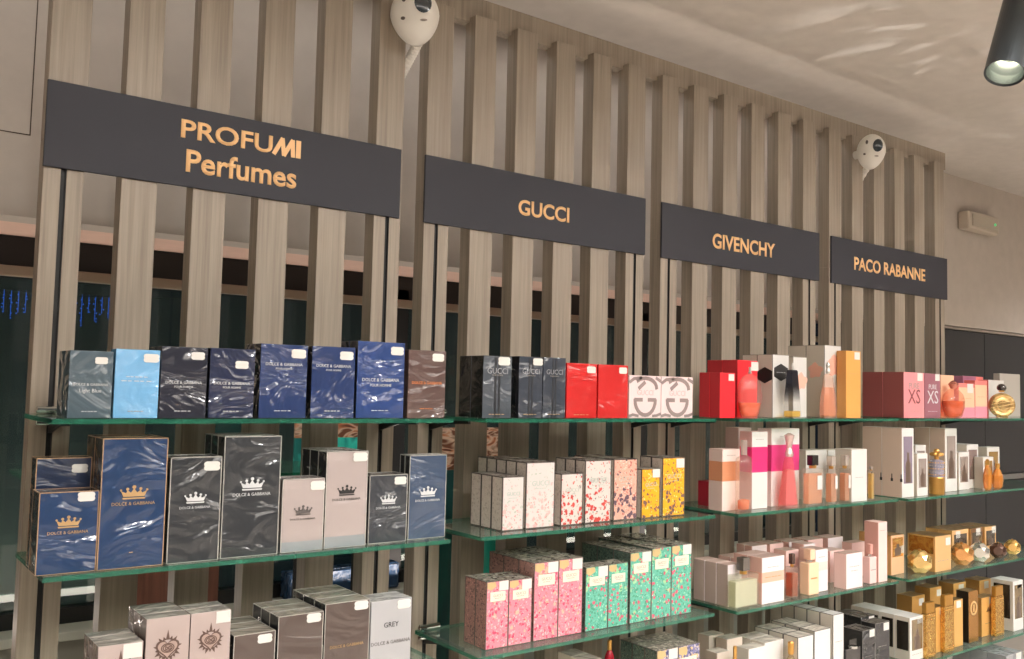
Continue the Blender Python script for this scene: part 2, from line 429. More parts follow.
# ------------------------------------------------------------------ cameras on the beam
def camera_thing(cx, cy, wpx, hpx, label, tilt, lens_dx, lens_dz, cable, crad, ribs):
    yc = 2.222
    c = at(cx, cy, yc); k = (c-Vector((0, 0, CZ))).dot(fw)/F
    rw, rh = wpx*k/2, hpx*k/2
    t = thing('security_camera', c, label, 'security camera')
    yaw = -math.atan2(c.x, c.y)
    Mw = Matrix.Rotation(yaw*.92, 4, 'Z') @ Matrix.Rotation(R(16), 4, 'X') @ Matrix.Rotation(R(tilt), 4, 'Y')
    t.rotation_euler = Mw.to_euler()
    Mx = Matrix.Rotation(R(90), 4, 'X')
    dep = rw*.62
    prof = [(.8, -.25), (.95, -.12), (1, 0)]+[(math.cos(R(a)), math.sin(R(a))) for a in range(9, 90, 9)]+[(0, 1)]
    b = B(); lathe(b, prof, 44, M=Mx)
    for v in b.verts:
        x, y, z = v.co; q = 1-.16*abs(z) if z < 0 else 1+.02*z
        v.co = Vector((x*rw*q, y*dep, z*rh))
    put('body', b, WHITEP, t, smooth=True)
    def surf(x, z): return -dep*math.sqrt(max(0, 1-(x*x+z*z)))
    def patch(name, x, z, rx, rz, m, lift):
        """a shallow cap that follows the shell"""
        b = B(); rings = []
        for r_ in (1, .66, .33, 0):
            rg = []
            for j in range(20 if r_ else 1):
                a = 2*math.pi*j/20; px, pz = x+rx*r_*math.cos(a), z+rz*r_*math.sin(a)
                rg.append(b.verts.new((px*rw*.985, surf(px, pz)-lift*(1-.5*r_*r_), pz*rh*.985)))
            rings.append(rg)
        for A, C_ in zip(rings, rings[1:]):
            for j in range(20):
                i = (j+1) % 20
                b.faces.new((A[j], A[i], C_[0]) if len(C_) == 1 else (A[j], A[i], C_[i], C_[j]))
        return put(name, b, m, t, smooth=True)
    patch('lens', lens_dx, lens_dz, .36, .36, plain('smoked_lens', (46, 54, 60), .22, coat=1), .004)
    patch('sensor_port', lens_dx-.78, lens_dz+.16, .09, .12, plain('port_grey', (92, 84, 78), .5), .0016)
    patch('sensor_port', lens_dx-.86, lens_dz-.52, .09, .06, plain('port_grey', (92, 84, 78), .5), .0016)
    patch('maker_plate', lens_dx-.02, lens_dz-.6, .15, .04, plain('port_grey2', (132, 122, 114), .5), .0016)
    (x0, y0, d0), (x1, y1, d1) = cable
    inv = Mw.inverted(); a = at(x0, y0, d0)-c; e = at(x1, y1, d1)-c
    b = B(); tube(b, [tuple(inv @ Vector((0, 0, 0))), tuple(inv @ Vector((0, 2.2992-yc, 0)))], rw*.3, 24); put('mount', b, WHITEP, t)
    pts = []; rs = []
    for q in range(ribs+1):
        f = q/ribs; pts.append(tuple(inv @ (a+(e-a)*f))); rs.append(crad*.82 if q % 2 else crad)
    b = B(); tube(b, pts, rs, 12); put('cable_sleeve', b, WHITEP, t)
camera_thing(415, 17, 49, 56, 'larger white dome camera above the gap between first two signs', -6, .34, .44, ((419, 41, 2.255), (398.5, 80, 2.37)), .0155, 30)
camera_thing(871, 152, 27.5, 35, 'smaller white dome camera on the beam above the rightmost sign', 5, .38, .40, ((869, 165, 2.275), (860.5, 179, 2.33)), .0145, 6)

# ------------------------------------------------------------------ black ceiling spot, top right
sc = at(1004.5, 73.5, 1.1)
ax = (rt2*-.38-up2*.86-fw*.34).normalized()
t = thing('ceiling_spotlight', (sc.x-ax.x*.36, 1.1-ax.y*.36, CEILZ), 'black cylindrical spotlight hanging from the ceiling', 'spotlight')
o = Vector(t.location)
Mq = Matrix.Translation(sc-o) @ (-ax).to_track_quat('Z', 'Y').to_matrix().to_4x4()
rr = 19*(sc-Vector((0, 0, CZ))).dot(fw)/F
b = B(); lathe(b, [(rr*.92, .004), (rr, 0), (rr, .34), (rr*.9, .35), (0, .35)], 40, M=Mq)
# remove mouth cap so that the reflector shows
bmesh.ops.delete(b, geom=[f for f in b.faces if len(f.verts) == 40 and (f.calc_center_median()-(sc-o)).length < .02], context='FACES_ONLY')
put('housing', b, plain('gunmetal_housing', (58, 64, 68), .38, .3), t, smooth=False)
b = B(); prof = [(rr*.9, .004), (rr*.84, .03), (rr*.68, .07), (rr*.4, .1), (rr*.18, .112), (0, .113)]
lathe(b, prof, 40, M=Mq)
bmesh.ops.delete(b, geom=[f for f in b.faces if len(f.verts) == 40], context='FACES_ONLY')
put('reflector', b, plain('faceted_reflector', (216, 224, 220), .25, .9), t)
b = B(); lathe(b, [(0, .075), (.022, .075), (.026, .1), (0, .11)], 20, M=Mq); put('lamp', b, plain('lamp_glow', (255, 250, 240), .4, emit=(255, 244, 228), es=4), t)
pv = sc-o-ax*.3
b = B(); bx(b, pv.x-.03, pv.x+.075, pv.y-.035, pv.y+.035, pv.z-.03, 0, bev=.004); put('stem', b, plain('gunmetal_stem', (66, 78, 84), .4, .3), t)

# ------------------------------------------------------------------ glass shelves
GTOP = glass('shelf_glass', (240, 248, 244), .10, (200, 220, 208), .03, 1.5)
GEDGE = glass('green_glass_edge', (150, 222, 196), .42, (52, 132, 108), .1, 1.6)
YF, YB, TH = 1.97, 2.288, .010
BX = {1: (.358, 1.291), 2: (1.388, 2.296), 3: (2.41, 3.36), 4: (3.435, 4.76)}
UP = {1: (.4145, 1.261), 2: (1.4275, 2.245), 3: (2.4165, 3.2535), 4: (3.4345, 4.295)}
ZS = {1: {1: 1.4705, 2: 1.4705, 3: 1.4705, 4: 1.4705}, 2: {1: 1.166, 2: 1.164, 3: 1.160, 4: 1.156},
      3: {1: .857, 2: .857, 3: .847, 4: .844}, 4: {2: .53, 3: .522, 4: .512}, 5: {4: .2}}
onames = {1: 'first', 2: 'second', 3: 'third', 4: 'fourth'}
rn = {1: 'top', 2: 'second', 3: 'third', 4: 'fourth', 5: 'lowest'}
def shelf(bay, row):
    z = ZS[row][bay]; x0, x1 = BX[bay]
    t = thing('glass_shelf', ((x0+x1)/2, YB, z), '%s clear green-edged glass shelf down, in bay %s from the left' % (rn[row] if row > 1 else 'topmost', {1: 'one', 2: 'two', 3: 'three', 4: 'four'}[bay]), 'shelf')
    b = B(); w = (x1-x0)/2; bx(b, -w, w, YF-YB, 0, -TH, 0)
    for f in b.faces:
        c = f.calc_center_median(); f.material_index = 0 if abs(f.normal.z) > .5 else 1
    put('pane', b, [GTOP, GEDGE], t)
    for u in UP[bay]:
        x = u-(x0+x1)/2
        x = max(-w+.03, min(w-.03, x))
        b = B(); prism(b, [(0, 0), (0, 0), (0, 0)], 0, 0) if False else None
        # tapered black arm from the slot to under the glass
        for s in (-.005,):
            pts = [(0, -.045), (0, -TH-.001), (-.2, -TH-.001), (-.2, -.02), (-.1, -.024)]
            a = [b.verts.new((x-.004, y+.0112, zz)) for y, zz in pts]; c = [b.verts.new((x+.004, y+.0112, zz)) for y, zz in pts]
            b.faces.new(a); b.faces.new(c[::-1])
            for i in range(5): b.faces.new((a[i], c[i], c[(i+1) % 5], a[(i+1) % 5]))
        br = put('bracket', b, BLACKM, t)
        for zz in (.0085, -TH-.0085):
            b = B(); tube(b, [(x-.034, -.013, zz), (x-.032, -.013, zz), (x+.032, -.013, zz), (x+.034, -.013, zz)], [.005, .008, .008, .005], 14)
            put('clamp', b, CHROME, br)
for row in ZS:
    for bay in ZS[row]:
        shelf(bay, row)

# ------------------------------------------------------------------ cartons
def sticker(parent, x, y, z, w, top, square=False):
    h = w*(.56 if not square else .8); z = min(z, top-h/2-.0015); b = B()
    if square: pts = [(-w/2, -h/2), (w/2, -h/2), (w/2, h/2), (-w/2, h/2)]
    else:
        c = h*.28; pts = [(-w/2+c, -h/2), (w/2-c, -h/2), (w/2-c*.3, -h/2+c*.3), (w/2, -h*.22), (w/2-c*.25, 0), (w/2, h*.22), (w/2-c*.3, h/2-c*.3), (w/2-c, h/2), (-w/2+c, h/2), (-w/2+c*.3, h/2-c*.3), (-w/2, h*.22), (-w/2+c*.25, 0), (-w/2, -h*.22), (-w/2+c*.3, -h/2+c*.3)]
    prism(b, [(x+px, z+pz) for px, pz in pts], y-.0010, y-.0002)
    return put('price_sticker', b, STICK, parent)
def crown(parent, x, y, z, w, m):
    b = B(); h = w*.5
    prism(b, [(x-.42*w, z), (x+.42*w, z), (x+.44*w, z+.12*h), (x-.44*w, z+.12*h)], y-.0012, y-.0002)
    pts = [(-.4, .2), (.4, .2), (.5, .66), (.3, .48), (.25, .72), (.12, .5), (0, .85), (-.12, .5), (-.25, .72), (-.3, .48), (-.5, .66)]
    prism(b, [(x+a*w, z+c*h) for a, c in pts], y-.0012, y-.0002)
    for a, c, r in ((-.5, .72, .045), (.5, .72, .045), (-.25, .8, .06), (.25, .8, .06), (0, .95, .075)):
        prism(b, [(x+a*w+r*w*math.cos(k*math.pi/4), z+c*h+r*w*math.sin(k*math.pi/4)) for k in range(8)], y-.0012, y-.0002)
    return put('crown_emblem', b, m, parent)
def heart(parent, x, y, z, w, m, m2):
    b = B(); pts = []
    for k in range(32):
        a = 2*math.pi*k/32
        pts.append((16*math.sin(a)**3/34, (13*math.cos(a)-5*math.cos(2*a)-2*math.cos(3*a)-math.cos(4*a))/34))
    n = 18
    for k in range(n):
        a = 2*math.pi*k/n; r0, r1 = .46, (.64 if k % 2 else .74)
        if k == 0: r1 = .95
        c, s = math.sin(a), math.cos(a); q = .1
        prism(b, [(x+w*(c*r0-s*q), z+w*(s*r0*.95+c*q)), (x+w*(c*r0+s*q), z+w*(s*r0*.95-c*q)), (x+w*c*r1, z+w*s*r1)], y-.0009, y-.0002)
    prism(b, [(x+w*1.28*a, z+w*1.2*c) for a, c in pts], y-.0012, y-.0002)
    h = put('heart_emblem', b, m, parent)
    b = B(); prism(b, [(x+w*1.06*a, z+w*1.0*c) for a, c in pts], y-.0016, y-.0011); put('heart_fill', b, m2, h)
    b = B()
    for r in (.28, .2):
        ring = [(x+w*r*1.15*math.cos(k*math.pi/8), z+w*.02+w*r*.8*math.sin(k*math.pi/8)) for k in range(17)]
        stroke(b, ring, w*.05, y-.0021, y-.0015)
    stroke(b, [(x-.1*w, z-.06*w), (x-.1*w, z+.1*w), (x, z+.04*w), (x, z-.04*w), (x-.1*w, z-.06*w)], w*.05, y-.0021, y-.0015)
    stroke(b, [(x+.16*w, z+.08*w), (x+.06*w, z+.08*w), (x+.06*w, z-.06*w), (x+.16*w, z-.06*w), (x+.16*w, z+.02*w)], w*.05, y-.0021, y-.0015)
    put('monogram', b, m, h)
    return h
def carton_mesh(w, d, h, bev, zones, trimw):
    bm = B(); bx(bm, -w/2, w/2, -d/2, d/2, 0, h, bev=bev)
    for zf in sorted({z for zn in zones for z in zn[:2]} - {0, 1}):
        bmesh.ops.bisect_plane(bm, geom=bm.verts[:]+bm.edges[:]+bm.faces[:], plane_co=(0, 0, zf*h), plane_no=(0, 0, 1))
    bm.normal_update()
    for f in bm.faces:
        c = f.calc_center_median()
        if f.normal.z > .7: f.material_index = 2
        elif f.normal.y < -.7: f.material_index = 1
        else: f.material_index = 0
        if abs(f.normal.z) < .7:
            for z0, z1, i in zones:
                if z0*h <= c.z <= z1*h: f.material_index = 4+i
    if trimw:
        k, e = trimw, .0006
        for sx in (-1, 1):
            for sy in (-1, 1):
                bx(bm, sx*(w/2-k/2)-k/2-e*.5, sx*(w/2-k/2)+k/2+e*.5, sy*(d/2-k/2)-k/2-e*.5, sy*(d/2-k/2)+k/2+e*.5, -0, h+e, 3)
            for z0, z1 in ((0, k), (h-k, h+e)):
                bx(bm, sx*(w/2-k/2)-k/2-e*.5, sx*(w/2-k/2)+k/2+e*.5, -d/2-e*.5, d/2+e*.5, z0, z1, 3)
        for sy in (-1, 1):
            for z0, z1 in ((0, k), (h-k, h+e)):
                bx(bm, -w/2-e*.5, w/2+e*.5, sy*(d/2-k/2)-k/2-e*.5, sy*(d/2-k/2)+k/2+e*.5, z0, z1, 3)
    return bm
ORD = ['', 'second', 'third', 'fourth', 'fifth', 'sixth']
class St:
    def __init__(s, front, side=None, top=None, trim=None, tw=.0022, text=(), emblem=None, stick=None, zones=(), zm=(), window=None, swin=None, name='fragrance_box', extra=None, bev=.0012):
        s.front = front; s.side = side or front; s.top = top or s.side; s.trim = trim; s.tw = tw if trim else 0
        s.text = text; s.emblem = emblem; s.stick = stick; s.zones = zones; s.zm = list(zm); s.window = window; s.swin = swin; s.name = name; s.extra = extra; s.bev = bev
BOXES = []
def box(bay, row, xl, yt, xr, Y, dep, n, st, label, group, cat='box', z=None):
    a = at(xl, yt, Y); c = at(xr, yt, Y); zz = ZS[row][bay] if z is None else z
    if dep > 3:
        q = at(dep, yt, 1.0); tot = a.x/q.x-Y; tot = min(tot, 2.262-Y); dep = tot/n-.0016
    BOXES.append(dict(x0=a.x+.0004, x1=c.x-.0004, h=a.z-zz, Y=Y, d=dep, n=n, st=st, label=label, group=group, z=zz, cat=cat, row=row, bay=bay))
def make(q):
    st = q['st']; w = q['x1']-q['x0']; d, h = q['d'], q['h']
    t = thing(st.name, ((q['x0']+q['x1'])/2, q['Y']+d/2, q['z']+.0008), q['label'], q['cat'], q['group'])
    c = put('carton', carton_mesh(w, d, h, st.bev, st.zones, st.tw), [st.side, st.front, st.top, st.trim or st.side]+st.zm, t)
    yf = -d/2-(.0005 if st.trim else .0001)
    for s, zf, wf, m in st.text:
        lettering(s, m, t, 0, yf-.0003, zf*h, wf*w)
    if st.emblem: st.emblem(t, w, h, d, yf)
    if st.window:
        x0, x1, z0, z1, m = st.window; b = B(); bx(b, (x0-.5)*w, (x1-.5)*w, yf-.0012, yf+.0002, z0*h, z1*h, bev=.0004); wn = put('window', b, m, t)
        b = B(); ww = (x1-x0)*w
        lathe(b, [(ww*.3, z0*h+.004), (ww*.3, z0*h+(z1-z0)*h*.42), (ww*.12, z0*h+(z1-z0)*h*.5), (ww*.14, z0*h+(z1-z0)*h*.66)], 12, M=Matrix.Translation(((x0+x1-1)/2*w, yf-.0012, 0)) @ Matrix.Diagonal((1, .05, 1, 1)))
        put('flacon_print', b, plain('flacon_dark_print', (92, 76, 66), .3), wn)
    if st.swin:
        y0, y1, z0, z1, m = st.swin; b = B(); bx(b, -w/2-.0012, -w/2+.0004, (y0-.5)*d, (y1-.5)*d, z0*h, z1*h, bev=.0004); put('side_window', b, m, t)
    if st.stick:
        xf, zf, wf = st.stick[:3]; sticker(t, (xf-.5)*w, yf-.0002, zf*h, wf*w, h, len(st.stick) > 3)
    for k in range(1, q['n']):
        dup(t, (t.location.x, t.location.y+k*(d+.0016), q['z']+.0008), q['label']+', %s from the front' % ORD[k])

# --- print styles
DG = 'DOLCE & GABBANA'
def dgst(front, side, text, stick, crink=.4, trim=None, tw=.0022, emblem=None):
    return St(front, side, side, trim, tw, text, emblem, stick)
navyA = wrapped('wrapped_charcoal_navy', (22, 26, 42)); navyB = wrapped('wrapped_ink_navy', (22, 32, 62)); navyC = wrapped('wrapped_navy', (24, 46, 92)); navyD = wrapped('wrapped_royal_navy', (32, 58, 112))
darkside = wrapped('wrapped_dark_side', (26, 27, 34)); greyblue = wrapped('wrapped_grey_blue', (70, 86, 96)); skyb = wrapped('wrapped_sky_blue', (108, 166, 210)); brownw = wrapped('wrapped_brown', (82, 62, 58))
G1 = 'dark blue boxes on the top shelf'
s1 = [(70, 350.4, 114.3, greyblue, [(DG, .5, .8, SILT), ('Light Blue', .4, .5, SILT)], (.72, .86, .3), 'slate grey cellophaned box, first on the top left shelf'),
      (116, 349, 160.8, skyb, [('~', .6, .5, SILT), ('~', .54, .7, SILT), ('~', .1, .36, GREYT)], (.8, .88, .36), 'pale sky blue cellophaned box, the lightest on the top left shelf'),
      (161.8, 346.3, 208.7, navyA, [(DG, .5, .78, SILT), ('POUR HOMME', .44, .4, SILT)], (.78, .88, .3), 'blackish navy box right of the pale sky blue box'),
      (210.6, 348, 256, navyB, [(DG, .5, .8, SILT), ('POUR HOMME', .44, .4, SILT)], (.7, .77, .3), 'dark navy box with its price sticker set lower than its neighbours'),
      (261, 343.6, 308.5, navyC, [(DG, .73, .78, SILT), ('POUR HOMME', .67, .35, SILT)], (.8, .88, .32), 'navy box with lettering near its top, left one of two alike'),
      (312.5, 346, 356, navyC, [(DG, .73, .8, SILT), ('POUR HOMME', .67, .35, SILT)], (.79, .88, .32), 'navy box with lettering near its top, right one of two alike'),
      (358, 341, 405.5, navyD, [(DG, .5, .78, SILT), ('POUR HOMME', .43, .45, SILT)], (.83, .89, .28), 'bright royal blue box, tallest on the top left shelf'),
      (409, 349.8, 446.5, brownw, [(DG, .52, .8, ORANT), ('~', .14, .35, ORANT)], (.78, .9, .32), 'brown box with copper lettering at the right of the blue boxes')]
for i, (xl, yt, xr, m, tx, stk, lb) in enumerate(s1):
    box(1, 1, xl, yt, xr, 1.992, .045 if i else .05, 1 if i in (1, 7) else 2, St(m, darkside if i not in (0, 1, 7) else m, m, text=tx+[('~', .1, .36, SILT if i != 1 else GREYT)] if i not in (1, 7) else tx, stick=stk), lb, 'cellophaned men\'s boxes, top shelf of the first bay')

# row 2, bay 1
kblue = wrapped('wrapped_deep_blue', (24, 52, 90)); kblue2 = wrapped('wrapped_dusk_blue', (26, 42, 70)); kblk = wrapped('wrapped_graphite', (44, 47, 51)); kgrey = wrapped('wrapped_dark_slate', (50, 54, 60)); kpink = wrapped('wrapped_rose_grey', (166, 154, 151), .2); ksteel = wrapped('wrapped_steel_blue', (56, 72, 96))
def crn(zc, wf, m, tm, tf):
    def f(t, w, h, d, yf):
        crown(t, 0, yf, zc*h, wf*w, m); lettering(DG, tm, t, 0, yf-.0003, zc*h-.009, tf*w)
    return f
G2 = 'crown boxes, second shelf of the first bay'
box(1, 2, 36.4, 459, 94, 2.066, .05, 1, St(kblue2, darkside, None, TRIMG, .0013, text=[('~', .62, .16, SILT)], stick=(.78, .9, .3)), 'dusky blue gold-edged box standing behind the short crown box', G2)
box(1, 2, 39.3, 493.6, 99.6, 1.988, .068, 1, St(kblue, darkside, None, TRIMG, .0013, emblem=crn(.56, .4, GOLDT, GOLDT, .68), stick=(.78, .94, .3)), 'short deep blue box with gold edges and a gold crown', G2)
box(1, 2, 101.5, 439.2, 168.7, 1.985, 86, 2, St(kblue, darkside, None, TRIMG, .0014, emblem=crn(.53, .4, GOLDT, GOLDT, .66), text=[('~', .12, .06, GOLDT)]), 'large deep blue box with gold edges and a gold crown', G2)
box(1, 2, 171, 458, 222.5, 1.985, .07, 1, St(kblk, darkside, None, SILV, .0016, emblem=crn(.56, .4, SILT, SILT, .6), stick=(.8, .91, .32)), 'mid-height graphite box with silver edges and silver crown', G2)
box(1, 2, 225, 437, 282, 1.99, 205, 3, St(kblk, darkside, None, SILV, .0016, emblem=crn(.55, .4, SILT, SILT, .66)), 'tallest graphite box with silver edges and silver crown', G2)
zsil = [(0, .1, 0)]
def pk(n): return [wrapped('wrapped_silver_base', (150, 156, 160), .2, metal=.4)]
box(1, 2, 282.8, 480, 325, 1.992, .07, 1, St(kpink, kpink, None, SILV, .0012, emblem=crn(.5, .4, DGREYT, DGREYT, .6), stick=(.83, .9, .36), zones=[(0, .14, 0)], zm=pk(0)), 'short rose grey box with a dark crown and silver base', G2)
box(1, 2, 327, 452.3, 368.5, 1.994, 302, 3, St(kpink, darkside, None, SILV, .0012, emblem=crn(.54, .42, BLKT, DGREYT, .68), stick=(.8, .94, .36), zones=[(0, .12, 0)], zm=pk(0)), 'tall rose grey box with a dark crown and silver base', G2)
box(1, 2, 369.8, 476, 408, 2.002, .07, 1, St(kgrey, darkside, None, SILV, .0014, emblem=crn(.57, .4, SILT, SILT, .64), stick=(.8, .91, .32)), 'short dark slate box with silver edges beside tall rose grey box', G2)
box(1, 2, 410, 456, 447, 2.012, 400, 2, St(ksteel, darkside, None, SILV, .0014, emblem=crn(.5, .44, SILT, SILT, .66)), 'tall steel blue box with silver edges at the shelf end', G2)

# row 3, bay 1
drose = wrapped('wrapped_dusty_rose', (174, 158, 153), .2); dbrown = wrapped('wrapped_umber', (82, 70, 65), .25); greyc = wrapped('wrapped_silver_grey', (168, 168, 170), .2); shinytop = wrapped('film_top', (190, 184, 174), .6, .3); umbtop = wrapped('umber_top_sheen', (156, 148, 134), .7, .3)  # umber tops lightened: streaky film sheen put into the colour
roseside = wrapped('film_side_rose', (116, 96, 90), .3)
def hrt(zc, wf):
    def f(t, w, h, d, yf): heart(t, 0, yf, h*zc, w*wf, plain('heart_bronze', (92, 70, 62), .5), plain('heart_stone', (164, 142, 132), .5))
    return f
G3 = 'boxes on the lower shelf of the first bay'
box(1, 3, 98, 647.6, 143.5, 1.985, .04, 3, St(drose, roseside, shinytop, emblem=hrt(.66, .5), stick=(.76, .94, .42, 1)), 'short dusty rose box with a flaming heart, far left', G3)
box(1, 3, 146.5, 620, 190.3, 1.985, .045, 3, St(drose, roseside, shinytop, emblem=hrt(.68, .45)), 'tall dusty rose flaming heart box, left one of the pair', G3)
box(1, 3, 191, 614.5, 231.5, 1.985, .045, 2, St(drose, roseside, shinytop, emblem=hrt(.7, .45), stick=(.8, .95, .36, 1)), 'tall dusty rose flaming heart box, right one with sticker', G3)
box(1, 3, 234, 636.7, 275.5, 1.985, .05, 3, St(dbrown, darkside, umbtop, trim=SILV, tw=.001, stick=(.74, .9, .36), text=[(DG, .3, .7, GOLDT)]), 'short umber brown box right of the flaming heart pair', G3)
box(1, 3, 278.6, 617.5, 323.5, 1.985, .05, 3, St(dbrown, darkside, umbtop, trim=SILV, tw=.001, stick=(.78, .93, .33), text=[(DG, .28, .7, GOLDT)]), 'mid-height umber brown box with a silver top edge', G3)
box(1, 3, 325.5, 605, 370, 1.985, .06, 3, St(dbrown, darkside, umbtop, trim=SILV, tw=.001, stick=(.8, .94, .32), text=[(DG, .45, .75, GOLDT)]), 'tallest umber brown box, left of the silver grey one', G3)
box(1, 3, 371.3, 602.7, 412, 1.985, .08, 1, St(greyc, greyc, wrapped('film_top_light', (205, 205, 203), .4, .3), stick=(.8, .92, .34), text=[('GREY', .66, .36, BLKT), (DG, .42, .95, DGREYT)]), 'light silver grey box lettered GREY', G3)

# row 1, bay 2
glk = wrapped('wrapped_gunmetal', (70, 76, 84), .3, .3); glk2 = wrapped('wrapped_gunmetal_dark', (56, 62, 72), .3, .3); redm = wrapped('wrapped_scarlet', (190, 30, 30), .2)
def stripe(t, w, h, d, yf):
    for x0, x1 in ((-.1, -.03), (.03, .1)):
        b = B(); bx(b, x0*w, x1*w, yf-.0004, yf+.0002, .01*h, .97*h); put('stripe', b, plain('stripe_black', (40, 42, 46), .3), t)
GG = [('GUCCI', .76, .72, plain('grey_silver_print', (150, 152, 156), .4)), ('POUR HOMME', .69, .38, GREYT), ('~', .06, .55, GOLDT)]
G4 = 'boxes on the top shelf of the second bay'
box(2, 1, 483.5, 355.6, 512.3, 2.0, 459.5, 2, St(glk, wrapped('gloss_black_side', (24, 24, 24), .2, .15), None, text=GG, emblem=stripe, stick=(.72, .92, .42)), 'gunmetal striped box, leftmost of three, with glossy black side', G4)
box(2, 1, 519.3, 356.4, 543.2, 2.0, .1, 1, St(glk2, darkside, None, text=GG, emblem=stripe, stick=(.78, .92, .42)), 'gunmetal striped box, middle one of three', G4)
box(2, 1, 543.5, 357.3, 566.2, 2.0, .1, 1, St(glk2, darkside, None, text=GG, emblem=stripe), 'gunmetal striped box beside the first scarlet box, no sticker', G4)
box(2, 1, 567, 363, 597.3, 2.0, .045, 2, St(redm, None, None, stick=(.8, .89, .3), text=[('~', .06, .5, GOLDT)]), 'plain scarlet box, left one of two between gunmetal and pink boxes', G4)
box(2, 1, 598.6, 364.5, 628.3, 2.0, .045, 2, St(redm, None, None, stick=(.82, .9, .28)), 'plain scarlet box, right one of two, next to the pink pattern', G4)
pinkw = plain('pale_pink_card', (236, 214, 214), .35, coat=.3)
def bigG(t, w, h, d, yf):
    b = B(); y0, y1 = yf-.0012, yf-.0002; k = w*.085
    stroke(b, [(-.02*w-.0*w, .56*h-.005), (-.3*w, .56*h-.005), (-.22*w, .36*h-.005), (-.12*w, .22*h-.005), (0, .14*h-.005), (.12*w, .22*h-.005), (.22*w, .36*h-.005), (.3*w, .56*h-.005), (.1*w, .56*h-.005)][1:], k, y0, y1) if False else None
    arc = [(.32*w*math.cos(R(a)), h*.43+h*.36*math.sin(R(a))) for a in range(180, 361, 15)]
    stroke(b, [(-.1*w, h*.43), (-.32*w, h*.43)]+arc+[(.1*w, h*.43)], k, y0, y1)
    put('monogram', b, plain('monogram_taupe', (150, 132, 130), .4, .2), t)
    mt = plain('monogram_taupe', (150, 132, 130), .4, .2)
    arc = [(.36*w*math.cos(R(a)), h*.7+h*.24*math.sin(R(a))) for a in range(0, 181, 15)]
    for pts, kk in ((arc[:10], k), ([(-.2*w, h*.7), (-.02*w, h*.84)], k), ([(-.485*w, .84*h), (-.36*w, .92*h), (-.12*w, .95*h)], k*.8), ([(.34*w, .95*h), (.485*w, .88*h)], k*.8),
                    ([(-.485*w, .05*h), (-.38*w, .08*h), (-.22*w, .05*h)], k*.7), ([(.24*w, .05*h), (.36*w, .06*h), (.485*w, .1*h)], k*.7)):
        b = B(); stroke(b, pts, kk, y0, y1); put('monogram', b, mt, t)
bgs = St(pinkw, None, None, text=[('GUCCI', .6, .5, plain('blush_print', (214, 180, 180), .5))], emblem=bigG)
box(2, 1, 629.3, 375.3, 661.2, 2.0, .06, 1, bgs, 'pale pink box with a large taupe monogram, left of the pair', G4)
box(2, 1, 661.5, 376.5, 693, 2.0, .06, 1, bgs, 'pale pink box with a large taupe monogram, right of the pair', G4)

# row 2, bay 2 : small floral boxes with dark edges
EDGE = plain('taupe_edge', (74, 64, 60), .45)
fside = floral('grey_floral_side', (212, 200, 190), [((186, 172, 162), 110, .34, 0), ((224, 212, 202), 150, .28, 0)])
fwhite = floral('white_blush_floral', (212, 205, 201), [((228, 178, 172), 62, .36, .6), ((214, 136, 130), 90, .24, .7), ((176, 186, 170), 80, .2, .2)])
fred = floral('white_red_floral', (212, 204, 198), [((218, 130, 118), 75, .26, .2), ((110, 96, 92), 80, .2, .2), ((198, 62, 54), 62, .4, .5)])
fpink = floral('peach_plum_floral', (216, 168, 150), [((190, 104, 96), 75, .28, 0), ((236, 206, 192), 90, .26, 0), ((96, 70, 86), 60, .42, .6)])
fyel = floral('yellow_floral', (232, 170, 24), [((196, 110, 60), 75, .26, 0), ((240, 220, 160), 85, .22, 0), ((110, 76, 82), 60, .4, .5)])
ftop = wrapped('film_top_taupe', (168, 156, 146), .5, .3)
TT = plain('sage_print', (176, 190, 180), .5)
def ft(z=.68): return [('GUCCI', z, .6, TT), ('~', z-.08, .4, TT)]
G5 = 'floral boxes on the second shelf of the second bay'
def fl(m, stick=None): return St(m, fside, ftop, EDGE, .0022, ft(), None, stick)
box(2, 2, 502.7, 477.5, 524.4, 2.022, 471.0, 3, fl(fwhite), 'short white floral box with faint blush flowers', G5)
box(2, 2, 526.5, 463, 555.3, 2.024, 475.5, 5, fl(fwhite), 'tall white floral box with faint blush flowers', G5)
box(2, 2, 561.3, 474.3, 583.2, 2.024, .075, 1, fl(fred), 'short white floral box with red flowers', G5)
box(2, 2, 585.5, 461, 611.5, 2.026, 555.5, 3, fl(fred), 'tall white floral box with red flowers', G5)
box(2, 2, 614, 459.8, 637.6, 2.028, .09, 2, fl(fpink), 'peach pink floral box with plum flowers', G5)
box(2, 2, 641.7, 469.5, 660.2, 2.022, .07, 1, fl(fyel, (.78, .92, .4, 1)), 'short yellow floral box', G5)
box(2, 2, 662.8, 458.2, 685, 2.022, 640, 2, fl(fyel, (.78, .9, .36, 1)), 'tall yellow floral box at the right end of the florals', G5)

# row 3, bay 2 : pink and green gardens
gpink = floral('pink_garden', (212, 130, 146), [((234, 172, 148), 40, .2, -.6), ((186, 112, 116), 105, .3, 0), ((240, 186, 186), 95, .28, 0), ((202, 62, 98), 66, .3, .25), ((236, 140, 156), 66, .14, .2)])
ggreen = floral('green_garden', (90, 172, 150), [((150, 200, 150), 40, .22, -.7), ((56, 140, 114), 100, .36, 0), ((150, 214, 192), 90, .22, 0), ((208, 80, 108), 58, .3, .1), ((238, 170, 176), 58, .12, .1)])
gside = floral('brown_garden_side', (160, 120, 112), [((96, 72, 68), 110, .36, 0), ((206, 150, 140), 130, .28, 0)])
gside2 = floral('dark_green_side', (84, 106, 96), [((50, 64, 58), 110, .36, 0), ((136, 150, 128), 130, .26, 0)])
gtop = floral('garden_top_sheen', (160, 152, 140), [((124, 122, 112), 50, .4, 0), ((200, 192, 178), 60, .36, 0)], rough=.2)  # bright reflections on the top faces put into the colours
